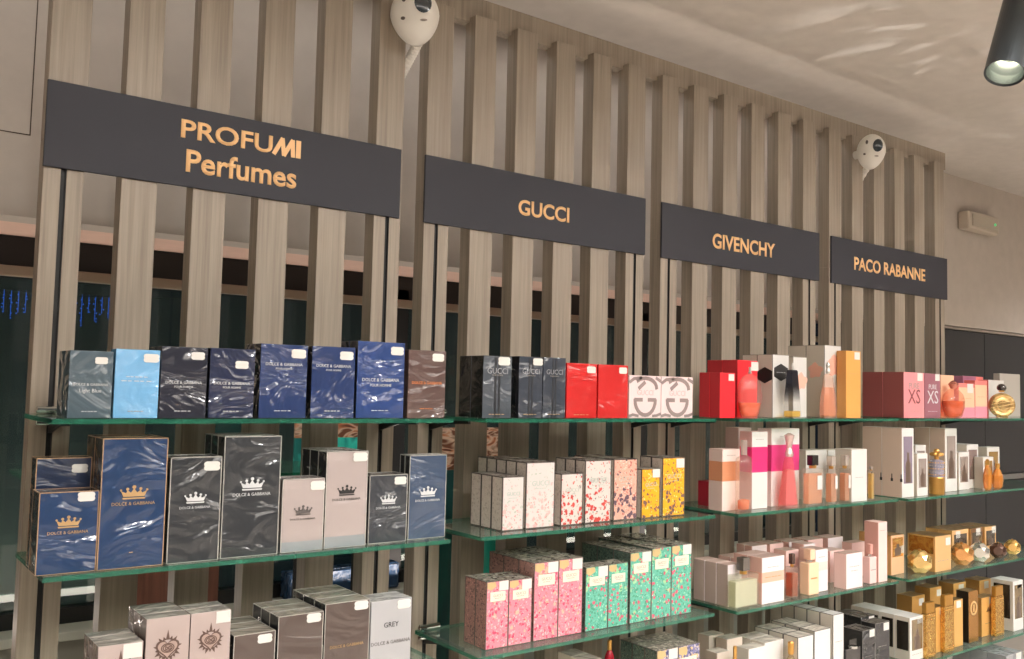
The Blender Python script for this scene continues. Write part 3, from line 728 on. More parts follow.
def lab(t, w, h, d, yf):
    b = B(); bx(b, -.34*w, .34*w, yf-.0010, yf+.0002, .70*h, .84*h, bev=.0003); o = put('label_plate', b, CREAM, t)
    lettering('GUCCI', GREYT, o, 0, yf-.0012, .785*h, .42*w); lettering('~', GREYT, o, 0, yf-.0012, .745*h, .3*w)
    b = B(); prism(b, [(-.5*w+.002, .90*h), (-.3*w, .87*h), (-.08*w, .92*h), (-.12*w, h*.99), (-.5*w+.002, h*.985)], yf-.0007, yf+.0001); put('fruit_print', b, plain('fruit_ochre', (196, 172, 122), .5), t)
def gd(m, side, stick=True): return St(m, side, gtop, plain('film_edge', (92, 84, 78), .3), .0012, (), lab, (.76, .945, .42, 1) if stick else None)
G6 = 'garden print boxes on the third shelf of the second bay'
YG = 2.016
box(2, 3, 486.8, 582.7, 509, YG, .05, 2, gd(gpink, gside), 'short pink garden box, left one of two', G6)
box(2, 3, 509.2, 581, 532.2, YG, .05, 2, gd(gpink, gside), 'short pink garden box, right one of two', G6)
box(2, 3, 534.5, 563.7, 558.8, YG, 489, 3, gd(gpink, gside), 'tall pink garden box, left one of two', G6)
box(2, 3, 559, 560.3, 582.9, YG, .07, 3, gd(gpink, gside), 'tall pink garden box, right one of two, next to the green', G6)
box(2, 3, 585.8, 568, 608.3, YG, .06, 1, gd(ggreen, gside2), 'short green garden box, left one of two', G6)
box(2, 3, 608.6, 565, 628.3, YG, .06, 1, gd(ggreen, gside2, False), 'short green garden box, right one of two', G6)
box(2, 3, 630.3, 553.4, 651.6, YG, 581.4, 3, gd(ggreen, gside2), 'tall green garden box, leftmost of three', G6)
box(2, 3, 651.9, 549, 671.5, YG, .08, 3, gd(ggreen, gside2, False), 'tall green garden box, middle one of three', G6)
box(2, 3, 671.7, 546, 691.7, YG, .08, 3, gd(ggreen, gside2), 'tall green garden box, rightmost of three', G6)
fblue = floral('lilac_garden', (120, 118, 160), [((70, 70, 110), 90, .4, 0), ((200, 190, 200), 80, .34, 0), ((220, 190, 120), 70, .3, -.3)])
G7 = 'boxes on the fourth shelf of the second bay'
box(2, 4, 656.9, 651.6, 678, YG, 620, 3, gd(fblue, gside2), 'lilac garden box at the bottom edge, left one of two', G7)
box(2, 4, 678.3, 647.3, 699.8, YG, .075, 2, gd(fblue, gside2, False), 'lilac garden box at the bottom edge, right one of two', G7)
box(2, 4, 585, 662, 602, YG, .06, 2, St(plain('ivory_card', (214, 200, 184), .4), None, ftop), 'ivory box low under the pink garden boxes', G7)

# row 1, bay 3
redc = plain('vermilion_card', (226, 30, 44), .35, coat=.4); redside = plain('crimson_card_side', (186, 40, 50), .4, coat=.3)
wc = WCARD; wtop = wc
wside = plain('white_card_shade', (214, 206, 194), .42, coat=.25)  # white card with the side shade put into its colour
G8 = 'boxes on the top shelf of the third bay'
box(3, 1, 720, 372.7, 735.5, 2.0, 699, 2, St(redc, redside, stick=(.72, .9, .36, 1)), 'short red box at the left end of the third bay', G8)
box(3, 1, 737.5, 360, 757.6, 2.042, 707, 2, St(redc, redside, stick=(.85, .9, .36, 1)), 'tall red box behind the pink rounded bottle', G8)
def hexl(zc, wf):
    def f(t, w, h, d, yf):
        b = B(); r = w*wf; prism(b, [(r*math.cos(R(a+30))*1.15, zc*h+r*math.sin(R(a+30))*.8) for a in range(0, 360, 60)], yf-.001, yf)
        o = put('hexagon_label', b, BLKT, t); lettering('~', SILT, o, 0, yf-.0012, zc*h, r*1.3)
        b = B(); prism(b, [(r*math.cos(R(a+30))*.95, r*math.sin(R(a+30))*.75) for a in range(0, 360, 60)], 0, .001)
        put('hexagon_label', b, BLKT, t, loc=(-w/2-.0011, 0, zc*h*.93), rot=(0, 0, R(-90)))
    return f
box(3, 1, 772.6, 354.6, 789, 2.035, 742, 2, St(wc, wside, trim=plain('grey_seam', (130, 124, 116), .5), tw=.0012, emblem=hexl(.72, .42)), 'white box with a black hexagon label', G8)
def splash(zc, xo):
    def f(t, w, h, d, yf):
        for yy, on in ((yf, 0), (None, 1)):
            b = B(); pts = []
            for k in range(20):
                a = 2*math.pi*k/20; r = .36*(1+.16*math.sin(5*a)+.08*math.cos(3*a)); e = min(w, d)*.95 if on else w; pts.append((e*r*math.cos(a)*1.1, e*r*math.sin(a)))
            prism(b, pts, -.0004, 0)
            m = plain('coral_splash', (240, 184, 164), .5)
            if not on: put('splash_print', b, m, t, loc=(xo*w, yf, zc*h))
            else: put('splash_print', b, m, t, loc=(-w/2-.0003, 0, zc*h*.9), rot=(0, 0, R(-90)))
    return f
sm = plain('grey_seam', (130, 124, 116), .5)
box(3, 1, 793, 357, 806.8, 2.045, .05, 1, St(wc, wside, trim=sm, tw=.001, emblem=splash(.6, .1)), 'short white box with coral splash beside dark tapered bottle', G8)
box(3, 1, 824.5, 345.2, 841, 2.045, 788, 2, St(wc, wside, trim=sm, tw=.001, emblem=splash(.72, .1)), 'tall white box with coral splash behind the pale twisted bottle', G8)
box(3, 1, 846, 350.7, 860.7, 2.0, .04, 1, St(plain('honey_card', (222, 160, 84), .38, coat=.3), plain('honey_card_side', (196, 138, 72), .4), stick=(.74, .93, .36, 1), text=[('~', .66, .6, GOLDT)]), 'slim honey gold box at the right of the white boxes', G8)

# row 1, bay 4
mside = plain('maroon_card', (138, 72, 70), .45)
G9 = 'boxes on the top shelf of the fourth bay'
box(4, 1, 903.6, 372, 924.2, 2.0, 862, 2, St(plain('rose_card', (224, 142, 146), .4), mside, text=[('XS', .47, .6, plain('wine_print', (120, 60, 64), .5)), ('PURE', .7, .5, GREYT), ('~', .15, .5, GREYT)], stick=(.78, .93, .26, 1)), 'rose pink box lettered XS with maroon side', G9)
box(4, 1, 924.6, 373.4, 940.3, 2.0, .06, 1, St(plain('mauve_card', (142, 88, 100), .4), None, text=[('XS', .47, .7, SILT), ('PURE', .7, .5, SILT), ('~', .15, .6, SILT)], stick=(.8, .92, .28, 1)), 'mauve box lettered XS beside the rose pink one', G9)
peach = plain('peach_card', (246, 198, 164), .4); pinkz = plain('candy_pink_card', (234, 150, 170), .4); coral = plain('coral_card', (228, 128, 122), .4)
box(4, 1, 940.8, 375, 954, 2.055, .05, 1, St(peach), 'pale peach box behind the pink round bottle', G9)
zz = [(0, .3, 0), (.88, 1, 1)]
box(4, 1, 958.6, 383.2, 974.6, 2.035, .05, 1, St(peach, coral, coral, zones=zz, zm=[pinkz, coral], stick=(.7, .88, .36, 1), text=[('~', .56, .6, GOLDT)]), 'peach box with pink base, left one of two', G9)
box(4, 1, 975, 380.5, 987, 2.035, .05, 1, St(peach, coral, coral, zones=zz, zm=[pinkz, coral], text=[('~', .56, .6, GOLDT)]), 'peach box with pink base, right one of two', G9)
box(4, 1, 963, 376, 976, 2.12, .05, 1, St(plain('violet_card', (168, 104, 132), .4)), 'violet box peeking over the left peach and pink box', G9)
box(4, 1, 976.5, 376.5, 990, 2.12, .05, 1, St(coral), 'coral box peeking over the right peach and pink box', G9)
box(4, 1, 988.3, 380, 1004, 2.1, .05, 1, St(WCARD, coral, text=[('~', .56, .6, GOLDT)]), 'white and coral box behind the gold disc bottle', G9)
box(4, 1, 999.5, 373.5, 1020, 2.155, .03, 1, St(plain('grey_board', (178, 172, 164), .5)), 'plain grey box standing behind the gold disc bottle', G9)

# row 2, bay 3
beige = plain('clay_band', (206, 140, 104), .4); hot = plain('hot_pink_band', (226, 42, 112), .38, coat=.3); hot2 = plain('magenta_band', (206, 56, 120), .38, coat=.3)
blush = plain('blush_side', (222, 196, 188), .4); paleb = plain('pale_blush', (240, 222, 216), .4, coat=.2)
G10 = 'boxes on the second shelf of the third bay'
box(3, 2, 722.5, 449.7, 740, 2.04, 708.5, 1, St(paleb, blush, zones=[(.48, .8, 0)], zm=[beige], text=[('~', .9, .5, GREYT)]), 'blush box with a clay coloured band', G10)
box(3, 2, 709, 482, 722, 2.15, .05, 1, St(plain('crimson_card', (196, 40, 66), .4), None), 'crimson box behind the blush box with clay band', G10)
box(3, 2, 738.5, 428, 751.5, 2.14, .06, 1, St(paleb, blush), 'plain blush box rising at the back beside the pink band boxes', G10)
box(3, 2, 752, 432, 767.8, 2.03, 739.3, 1, St(WCARD, plain('rose_side', (230, 184, 180), .4), zones=[(.47, .8, 0)], zm=[hot], text=[('~', .9, .5, GREYT)]), 'white box with hot pink band, left one of two', G10)
box(3, 2, 771.6, 429, 799.5, 2.042, .06, 1, St(WCARD, paleb, zones=[(.45, .79, 0)], zm=[hot2], text=[('~', .9, .4, GREYT)]), 'wider white box with magenta band behind the pink conical bottle', G10)
box(3, 2, 806, 450.6, 827, 2.12, .06, 1, St(WCARD, wside), 'white box behind the black capped square bottle', G10)
box(3, 2, 828, 450.4, 847, 2.12, .06, 1, St(WCARD, wside), 'white box behind the middle square bottle', G10)
box(3, 2, 851.5, 449.7, 867, 1.99, .07, 2, St(WCARD, wside, text=[('~', .46, .5, GREYT)]), 'white box right of the three square bottles', G10)

# row 2, bay 4
winm = plain('smoky_window', (146, 134, 128), .2, coat=.6); winv = plain('violet_window', (132, 120, 138), .2, coat=.6); windk = plain('dark_window', (62, 54, 46), .2, coat=.6); wing = plain('gold_window', (170, 132, 70), .25, .4, coat=.5)
pbig = plain('oyster_side', (206, 184, 168), .45)
G11 = 'window boxes on the second shelf of the fourth bay'
def wst(win=winm, side=None, frame=(.14, .86, .2, .88), stick=None): return St(WCARD, side or wside, WCARD, window=(*frame, win), stick=stick)
def print2(t, w, h, d, yf):
    for y in (-.02, .02):
        b = B(); bx(b, -.0022, .0022, -.0008, 0, 0, .018, bev=.0003); bx(b, -.005, .005, -.0008, 0, -.012, 0, bev=.0003); put('flacon_print', b, BLKT, t, loc=(-w/2, y-.02, h*.27), rot=(0, 0, R(-90)))
q = wst(winv, pbig); q.emblem = print2
box(4, 2, 901.7, 428.5, 913.7, 2.0, 862, 2, q, 'tall white window box with wide oyster side', G11)
box(4, 2, 945, 428.8, 956.8, 2.04, 914, 2, wst(winm, pbig), 'tall white window box right of the beaded bottle', G11)
box(4, 2, 917, 454, 927.6, 2.0, .05, 1, wst(winm), 'short white window box left of the beaded bottle', G11)
box(4, 2, 915.5, 445.5, 926, 2.07, .05, 1, wst(winm), 'white box rising behind the short window box', G11)
box(4, 2, 958.6, 452.5, 969.2, 2.05, .05, 2, wst(winm), 'short white window box between two taller ones', G11)
box(4, 2, 969.5, 445, 981, 2.06, .06, 2, wst(plain('mauve_window', (124, 104, 100), .2, coat=.6)), 'white window box with mauve window near the shelf end', G11)
box(4, 2, 983, 457.5, 993.5, 2.03, .04, 1, wst(wing), 'short white box with gold window near amber bottles', G11)
box(4, 2, 987, 447.5, 999.5, 2.1, .05, 1, wst(wing), 'white box with gold window at the back of the shelf end', G11)

# row 3, bay 3 : pink and white boxes
pgrey = plain('mushroom_card', (188, 168, 158), .4, coat=.2); pwhite = plain('pearl_card', (234, 224, 226), .35, coat=.3); pro = plain('rose_beige_card', (222, 180, 168), .42); prot = plain('rose_beige_top', (206, 176, 164), .35, coat=.4)
peachb = plain('salmon_band', (240, 176, 154), .4); talp = plain('powder_pink_card', (240, 206, 200), .4); tals = plain('powder_pink_side', (216, 164, 152), .42)
G12 = 'pink boxes on the third shelf of the third bay'
box(3, 3, 727.8, 565.4, 742, 2.028, 693, 3, St(pwhite, pgrey, prot, bev=.003), 'mushroom sided box left of the clear square bottle', G12)
box(3, 3, 762, 558.5, 784.4, 1.99, .06, 3, St(pwhite, pro, prot, zones=[(.46, .68, 0)], zm=[peachb], text=[('~', .78, .5, GREYT), ('~', .57, .7, ORANT)]), 'white box with a salmon band right of clear square bottle', G12)
box(3, 3, 743, 560, 760, 2.115, .055, 3, St(pwhite, pro, prot), 'pink topped box behind the clear square bottle', G12)
box(3, 3, 786, 551, 799, 2.115, .055, 3, St(talp, pro, prot), 'pink topped box behind the amber bottle', G12)
box(3, 3, 802, 545, 815, 2.1, .055, 3, St(pwhite, pro, prot), 'pearl topped box behind the peach cube bottle', G12)
for k, (xl, yt) in enumerate(((752, 546.5), (770, 544.5), (789, 542.5), (808, 540.5), (828, 538.5))):
    box(3, 3, xl, yt, xl+15, 2.19, .035, 2, St(talp if k % 2 else pwhite, pro, prot), 'pink topped box, back row, %s' % ['far left', 'second of five', 'middle of five', 'fourth of five', 'far right'][k], G12)
box(3, 3, 815.5, 550.5, 828, 2.01, .07, 3, St(pwhite, pro, prot, zones=[(.5, .7, 0)], zm=[talp], text=[('~', .82, .5, GREYT)]), 'slim pearl box right of the peach cube bottle', G12)
box(3, 3, 830, 551.5, 844.5, 2.085, .06, 3, St(talp, pro, prot), 'pink box behind and left of the short front pearl box', G12)
box(3, 3, 846, 554.4, 862.6, 1.982, .05, 1, St(pwhite, talp, prot, text=[('~', .62, .6, GREYT), ('~', .5, .4, GREYT)], trim=plain('seam_rose', (196, 160, 150), .5), tw=.0008), 'short pearl box standing at the front beside pink bottle', G12)
box(3, 3, 852, 543.3, 866, 2.1, .045, 3, St(talp, pro, prot), 'pink box behind the small pink bottle', G12)
box(3, 3, 878.3, 522.8, 887.2, 1.99, 823, 4, St(talp, tals, talp, text=[('~', .86, .6, GREYT)]), 'very tall powder pink box at the shelf end', G12)

# row 3, bay 4 : gold boxes
gcard = plain('gold_card', (226, 182, 126), .32, .25); gcs = plain('gold_card_side', (214, 168, 108), .35, .3); gtopm = metalnoise('gold_top', (190, 152, 102), (226, 194, 146), .3, 12, .3)
amberw = metalnoise('amber_window', (196, 132, 58), (232, 190, 110), .25, 30, .3)
G13 = 'gold boxes on the third shelf of the fourth bay'
box(4, 3, 891, 536, 904, 2.05, .07, 3, St(plain('rosy_gold_card', (228, 186, 146), .35, .3), gcs, gtopm, window=(.1, .9, .45, .93, amberw), stick=(.75, .62, .4, 1)), 'rosy gold box beside the powder pink boxes', G13)
box(4, 3, 935, 537, 951, 1.99, 907, 1, St(gcard, gcs, gtopm, swin=(.06, .94, .5, .96, amberw), stick=(.8, .82, .3, 1), text=[('~', .3, .7, GREYT)]), 'gold box with glowing amber window in its side', G13)
box(4, 3, 952, 531, 968.5, 2.1, .06, 3, St(gcard, gcs, gtopm, window=(.12, .88, .3, .85, windk), stick=(.35, .84, .26, 1)), 'gold framed box behind the orange tinted gem bottle', G13)
box(4, 3, 970.8, 529, 982.8, 2.1, .06, 3, St(plain('bronze_card', (128, 92, 60), .35, .4), gcs, gtopm, window=(.12, .88, .3, .85, windk), stick=(.6, .86, .36, 1)), 'bronze framed box behind the clear gem bottle', G13)
box(4, 3, 984.8, 527.3, 996, 2.1, .06, 3, St(gcard, gcs, gtopm, window=(.12, .88, .3, .85, windk), stick=(.78, .86, .36, 1)), 'gold framed box behind the dark gem bottle', G13)

# row 4, bay 3 : white boxes
iv = plain('ivory_box', (222, 208, 194), .42, coat=.2); ivs = plain('ivory_side', (190, 172, 156), .45); wtopf = wrapped('white_film_top', (214, 206, 194), .4, .3)
G14 = 'white and ivory boxes on the fourth shelf of the third bay'
box(3, 4, 717, 653.6, 730, 2.085, .05, 1, St(iv, ivs, wtopf), 'ivory box at the bottom left of the third bay', G14)
box(3, 4, 727, 640, 742.5, 2.11, .05, 2, St(iv, ivs, wtopf), 'ivory box behind the small gold bottle', G14)
box(3, 4, 709, 636.5, 724, 2.17, .05, 2, St(iv, ivs, wtopf), 'ivory box at the back of the third bay lower shelf', G14)
box(3, 4, 748.6, 649.7, 765, 1.985, .05, 1, St(WCARD, wside, wtopf), 'white box right of the small gold bottle', G14)
box(3, 4, 764.5, 643.4, 783.7, 2.04, .06, 2, St(WCARD, wside, wtopf), 'white box left of the clear bottle with black collar', G14)
GS = plain('dark_grey_seam', (90, 88, 84), .5)
box(3, 4, 797.8, 638, 813.4, 1.985, .06, 3, St(WCARD, wside, wtopf, trim=GS, tw=.0016, text=[('~', .2, .5, GREYT)]), 'dark seamed white box right of the black collared bottle', G14)
box(3, 4, 814.2, 631.7, 830.6, 1.985, .06, 3, St(WCARD, wside, wtopf, trim=GS, tw=.0016, text=[('~', .4, .6, GREYT)]), 'dark seamed white box against the tallest white one', G14)
box(3, 4, 833, 615.5, 843.8, 1.985, 767, 5, St(WCARD, wside, plain('glossy_white_top', (240, 238, 236), .25, coat=.6), trim=GS, tw=.0012, text=[('~', .6, .6, GREYT)]), 'tallest slim white box at the right of the white boxes', G14)

# row 4, bay 4
blkc = wrapped('wrapped_black', (44, 44, 48), .4); blks = wrapped('wrapped_black_side', (34, 33, 34), .3); blkt = wrapped('wrapped_black_top', (96, 90, 86), .5, .3)
G15 = 'boxes on the fourth shelf of the fourth bay'
box(3, 4, 862.5, 631.6, 875, 1.985, 843, 1, St(blkc, blks, blkt, trim=plain('grey_film_edge', (110, 108, 106), .3), tw=.0012, stick=(.74, .92, .4, 1), text=[('~', .4, .6, GREYT)]), 'short black box behind the black bottle', G15)
box(3, 4, 875.3, 624.3, 889.3, 1.985, .06, 2, St(blkc, blks, blkt, trim=plain('grey_film_edge', (110, 108, 106), .3), tw=.0012, stick=(.76, .9, .38, 1), text=[('~', .5, .6, GREYT)]), 'taller black box left of the white window boxes', G15)
box(3, 4, 861, 618, 874.6, 2.09, .06, 2, St(blkc, blks, blkt, stick=(.76, .9, .38, 1)), 'black box at the back, above the short black one', G15)
box(4, 4, 909.8, 618.4, 923.5, 2.0, 847, 4, St(WCARD, wside, WCARD, window=(.14, .9, .24, .94, plain('brown_window', (118, 100, 72), .2, coat=.5)), swin=(.1, .86, .24, .9, plain('near_black_window', (44, 38, 32), .25, coat=.5)), stick=(.7, .93, .34, 1), text=[('~', .14, .7, GREYT)]), 'white box with dark windows left of the gold bars', G15)
gb = plain('bright_gold_card', (222, 172, 100), .32, .3); gbs = plain('old_gold_side', (186, 140, 78), .35, .4)
box(4, 4, 912, 597, 925, 2.14, .07, 2, St(gb, gbs, gtopm, stick=(.7, .85, .36, 1)), 'gold box behind the white box with dark windows', G15)
box(4, 4, 935.7, 607.8, 944.3, 2.01, .06, 1, St(gb, gbs, gtopm, stick=(.7, .9, .5, 1)), 'slim gold box right of the first gold bar bottle', G15)
box(4, 4, 954, 600.7, 962.8, 2.01, .06, 1, St(gb, gbs, gtopm, stick=(.5, .9, .5, 1)), 'slim gold box right of the second gold bar bottle', G15)
box(4, 4, 930, 588.5, 941.5, 2.13, .07, 2, St(gb, gbs, gtopm, stick=(.75, .88, .36, 1)), 'gold box behind the first gold bar bottle', G15)
box(4, 4, 953.5, 584, 966, 2.13, .07, 2, St(gb, gbs, gtopm, stick=(.6, .88, .4, 1)), 'gold box behind the second gold bar bottle', G15)
def oval(t, w, h, d, yf):
    b = B(); ring = [(.3*w*math.cos(2*math.pi*k/24), .66*h+.12*h*math.sin(2*math.pi*k/24)) for k in range(25)]
    stroke(b, ring, w*.1, yf-.0016, yf); stroke(b, [(0, .60*h), (0, .72*h)], w*.12, yf-.0016, yf); put('oval_emblem', b, plain('pale_gold_emblem', (238, 206, 150), .3, .6), t)
box(4, 4, 968.5, 592, 978.3, 2.01, .055, 1, St(plain('bronze_gold_card', (170, 122, 62), .25, .7), plain('black_side', (28, 24, 20), .3), gtopm, emblem=oval, bev=.003), 'bronze gold box with an oval emblem', G15)
def tri(t, w, h, d, yf):
    b = B(); prism(b, [(-.16*w, .62*h), (.16*w, .62*h), (0, .74*h)], yf-.001, yf); put('triangle_emblem', b, plain('umber_print', (96, 60, 30), .4), t)
box(4, 4, 981.5, 598.5, 995, 2.03, .05, 1, St(gb, gbs, gtopm, emblem=tri, stick=(.72, .9, .3, 1), text=[('~', .32, .5, DGREYT)]), 'gold box with a small triangle emblem', G15)
box(4, 4, 979.5, 581, 991.5, 2.14, .07, 2, St(gb, gbs, gtopm, stick=(.55, .88, .36, 1)), 'gold box behind the triangle emblem box', G15)
box(4, 4, 1013, 582, 1023, 2.0, .1, 2, St(WCARD, wside, WCARD, window=(.14, .88, .24, .92, plain('brown_window', (118, 100, 72), .2, coat=.5)), swin=(.14, .86, .24, .92, plain('near_black_window', (44, 38, 32), .25, coat=.5)), stick=(.6, .95, .4, 1)), 'white box with dark windows at the far right shelf end', G15)
# row 5, bay 4
silc = wrapped('wrapped_silver', (150, 152, 156), .3, .3)
box(4, 5, 1006, 656.5, 1022.5, 2.0, .08, 3, St(silc, silc, wrapped('silver_film_top', (180, 182, 184), .4, .25), stick=(.75, .96, .3, 1)), 'silver grey box on the lowest shelf at the bottom right', 'boxes on the lowest shelf')

# trim overlaps between neighbours in a row, then build
for i, p in enumerate(BOXES):
    for q in BOXES[i+1:]:
        if p['z'] != q['z']: continue
        py1 = p['Y']+p['n']*(p['d']+.0016); qy1 = q['Y']+q['n']*(q['d']+.0016)
        oy = min(py1, qy1)-max(p['Y'], q['Y']); ox = min(p['x1'], q['x1'])-max(p['x0'], q['x0'])
        if oy > 0 and ox > 0:
            a, c = (p, q) if p['x0'] < q['x0'] else (q, p)
            if ox < .022:
                m = (a['x1']+c['x0'])/2; a['x1'] = m-.0006; c['x0'] = m+.0006
            else:   # push the rear one back
                f, r = (p, q) if p['Y'] < q['Y'] else (q, p)
                sh = f['Y']+f['n']*(f['d']+.0016)-r['Y']
                if f['n'] > 1 and r['Y'] > f['Y']+f['d']: 
                    f['n'] = max(1, int((r['Y']-f['Y'])/(f['d']+.0016)))
                    sh = f['Y']+f['n']*(f['d']+.0016)-r['Y']
                if sh > 0: r['Y'] += sh+.0006; print('pushed', r['label'], round(sh, 3))
for p in BOXES:
    while p['n'] > 1 and p['Y']+p['n']*(p['d']+.0016) > 2.264: p['n'] -= 1
    if p['Y']+p['d'] > 2.265: p['d'] = 2.265-p['Y']; print('thin', p['label'], p['d'])
    make(p)

# ------------------------------------------------------------------ bottles
GL = glass('bottle_glass', (250, 248, 245), .04, (255, 250, 244), .03, 1.65)
def liquid(name, tint, body): return glass('liquid_'+name, tint, .4, body, .05, 1.4)
AMB = liquid('amber', (246, 186, 100), (244, 180, 90)); ORA = liquid('orange', (250, 160, 90), (250, 150, 80)); PEA = liquid('peach', (252, 216, 190), (250, 196, 164)); PINK = liquid('pink', (252, 208, 208), (250, 184, 184)); PALE = glass('liquid_straw', (244, 242, 222), .5, (238, 237, 214), .05, 1.5); YEL = liquid('yellow', (246, 220, 140), (242, 208, 120))
BCAP = plain('gloss_black_cap', (26, 24, 24), .2, coat=.5); CCAP = glass('clear_cap', (238, 232, 226), .3, (236, 226, 218), .04, 1.5)
def place(bay, row, xl, xr, ytop, Y):
    a = at(xl, ytop, Y); c = at(xr, ytop, Y); z = ZS[row][bay]
    z += .0008
    return (a.x+c.x)/2, (c.x-a.x), a.z-z, z
def square_bottle(bay, row, xl, xr, yt, ybt, Y, d, liq, capm, label, group, lvl=.8, plate=None, shell=None, capw=.42, slab=None):
    x, w, h, z = place(bay, row, xl, xr, yt, Y); hb = at(xl, ybt, Y).z-z
    right = x+w/2; w = max(w-d*x/Y*.9, w*.45); x = right-w/2
    t = thing('perfume_bottle', (x, Y+d/2, z), label, 'bottle', group)
    b = B(); bx(b, -w/2, w/2, -d/2, d/2, 0, hb, bev=min(w, d)*.1); put('flacon', b, shell or GL, t)
    if liq:
        b = B(); k = .0035; bx(b, -w/2+k, w/2-k, -d/2+k, d/2-k, .006, hb*lvl, bev=min(w, d)*.07); put('liquid', b, liq, t)
    b = B(); lathe(b, [(w*capw*.36, hb-.0005), (w*capw*.36, hb+(h-hb)*.25)], 20); put('neck', b, GOLD if liq else CHROME, t)
    b = B(); cw = w*capw/2; bx(b, -cw, cw, -min(cw, d*.4), min(cw, d*.4), hb+(h-hb)*.2, h, bev=.0015); put('cap', b, capm, t)
    if plate:
        x0, x1, z0, z1, m = plate; b = B(); bx(b, x0*w, x1*w, -d/2-.0008, -d/2+.0004, z0*hb, z1*hb, bev=.0003); put('label_plate', b, m, t)
    return t
def lathe_bottle(bay, row, xl, xr, yt, Y, prof, capprof, glassm, liq, liqprof, capm, label, group, sy=.6, seg=28, smooth=True):
    x, w, h, z = place(bay, row, xl, xr, yt, Y); th = math.atan2(x, Y)
    r = w/2*math.cos(th)/math.sqrt(math.cos(th)**2+(sy*math.sin(th))**2)
    pc = at((xl+xr)/2, yt, Y+r*sy); x = pc.x; h = pc.z-z
    t = thing('perfume_bottle', (x, Y+r*sy, z), label, 'bottle', group)
    b = B(); lathe(b, [(a*r, c*h) for a, c in prof], seg, sy=sy); put('flacon', b, glassm, t, smooth=smooth)
    if liq:
        b = B(); lathe(b, [(a*r, c*h) for a, c in liqprof], seg, sy=sy); put('liquid', b, liq, t, smooth=smooth)
    if capprof:
        b = B(); lathe(b, [(a*r, c*h) for a, c in capprof], 20, sy=max(sy, .8)); put('cap', b, capm, t, smooth=False)
    return t
GB1 = 'tester bottles on the top shelf'
lathe_bottle(3, 1, 737.3, 762.5, 367, 1.975, [(.55, 0), (.7, .02), (.9, .2), (1, .45), (.93, .66), (.6, .8), (.2, .86), (.2, .88)], [(.13, .87), (.13, .9), (.09, .91), (.09, 1)],
             glass('rose_glass', (252, 232, 230), .08, (252, 214, 208), .03, 1.65), ORA, [(.5, .02), (.66, .05), (.84, .2), (.9, .3), (0, .3)], SILV, 'rounded pink bottle with orange liquid in front of red boxes', GB1, .5)
GRD = None
def grad_glass():
    m = bpy.data.materials.new('smoke_to_clear_glass'); m.use_nodes = True; nt = m.node_tree; b = nt.nodes['Principled BSDF']
    b.inputs['Base Color'].default_value = lin((26, 26, 34)); b.inputs['Roughness'].default_value = .12
    tc = N(nt, 'ShaderNodeTexCoord'); sp = N(nt, 'ShaderNodeSeparateXYZ'); mr = N(nt, 'ShaderNodeMapRange')
    nt.links.new(tc.outputs['Generated'], sp.inputs[0]); nt.links.new(sp.outputs['Z'], mr.inputs['Value'])
    mr.inputs['From Min'].default_value = .32; mr.inputs['From Max'].default_value = .72; mr.inputs['To Min'].default_value = .12; mr.inputs['To Max'].default_value = 1
    nt.links.new(mr.outputs[0], b.inputs['Alpha'])
    return m
lathe_bottle(3, 1, 781.5, 803, 363, 1.975, [(.8, 0), (1, .03), (.95, .15), (.78, .5), (.62, .8), (.6, .85), (.5, .87), (.15, .88)], [(.14, .87), (.14, .94), (.1, .95), (.1, 1)],
             grad_glass(), YEL, [(.76, .02), (.88, .04), (.86, .13), (0, .13)], SILV, 'tapered bottle fading from black at top to clear', GB1, .45, 6, False)
lathe_bottle(3, 1, 818, 838, 362.5, 1.975, [(.75, 0), (.9, .03), (.95, .2), (.8, .42), (.62, .6), (.55, .72), (.4, .78), (.2, .8)], [(.16, .8), (.22, .84), (.14, .9), (.2, .95), (.1, 1)],
             glass('blush_glass', (250, 236, 228), .1, (246, 224, 212), .04, 1.65), PEA, [(.68, .02), (.82, .05), (.84, .2), (.7, .42), (.55, .55), (0, .55)], SILV, 'pale twisted bottle in front of coral splash boxes', GB1, .55, 9, False)
t = lathe_bottle(4, 1, 941, 965.5, 380.5, 1.98, [(.5, 0), (.75, .05), (.95, .25), (1, .45), (.85, .62), (.5, .74), (.25, .78), (.25, .8)], [(.2, .78), (.26, .83), (.36, .9), (.2, .97), (.05, 1)],
                 glass('clear_rose_glass', (252, 230, 220), .06, (252, 216, 200), .03, 1.65), ORA, [(.45, .02), (.7, .07), (.9, .26), (.93, .45), (0, .46)], plain('rosegold_cap', (206, 128, 110), .25, .7), 'round pink bottle with orange liquid and rose gold cap', GB1, .55)
# gold ribbed disc bottle
x, w, h, z = place(4, 1, 988.5, 1014, 383, 2.03)
t = thing('perfume_bottle', (x, 2.03, z), 'gold ribbed disc bottle with dark dome cap, far right', 'bottle', GB1, R(-50))
r = h*.36; b = B(); Mx = Matrix.Translation((0, .018, r*1.03)) @ Matrix.Rotation(R(90), 4, 'X')
lathe(b, [(0, 0), (r*.8, 0), (r*.97, .008), (r, .018), (r*.97, .028), (r*.8, .036), (r*.6, .033), (r*.4, .035), (0, .033)], 32, M=Mx)
bx(b, -r*.4, r*.4, -.014, .014, 0, .012, bev=.002); d = put('flacon', b, plain('champagne_gold', (226, 190, 130), .22, .75), t)
for k in range(5):
    b = B(); zz = r*.98+r*(-.55+.27*k); hw = math.sqrt(max(.01, .8-(-.55+.27*k)**2))*r
    tube(b, [(-hw, -.0175, zz-hw*.22), (0, -.0185, zz), (hw, -.0175, zz+hw*.22)], .0018, 8); put('rib', b, plain('pale_gold_rib', (240, 214, 160), .2, .8), d)
b = B(); lathe(b, [(.012, 2*r+.004), (.012, 2*r+.012), (.016, 2*r+.014)], 20); put('collar', b, GOLD, t)
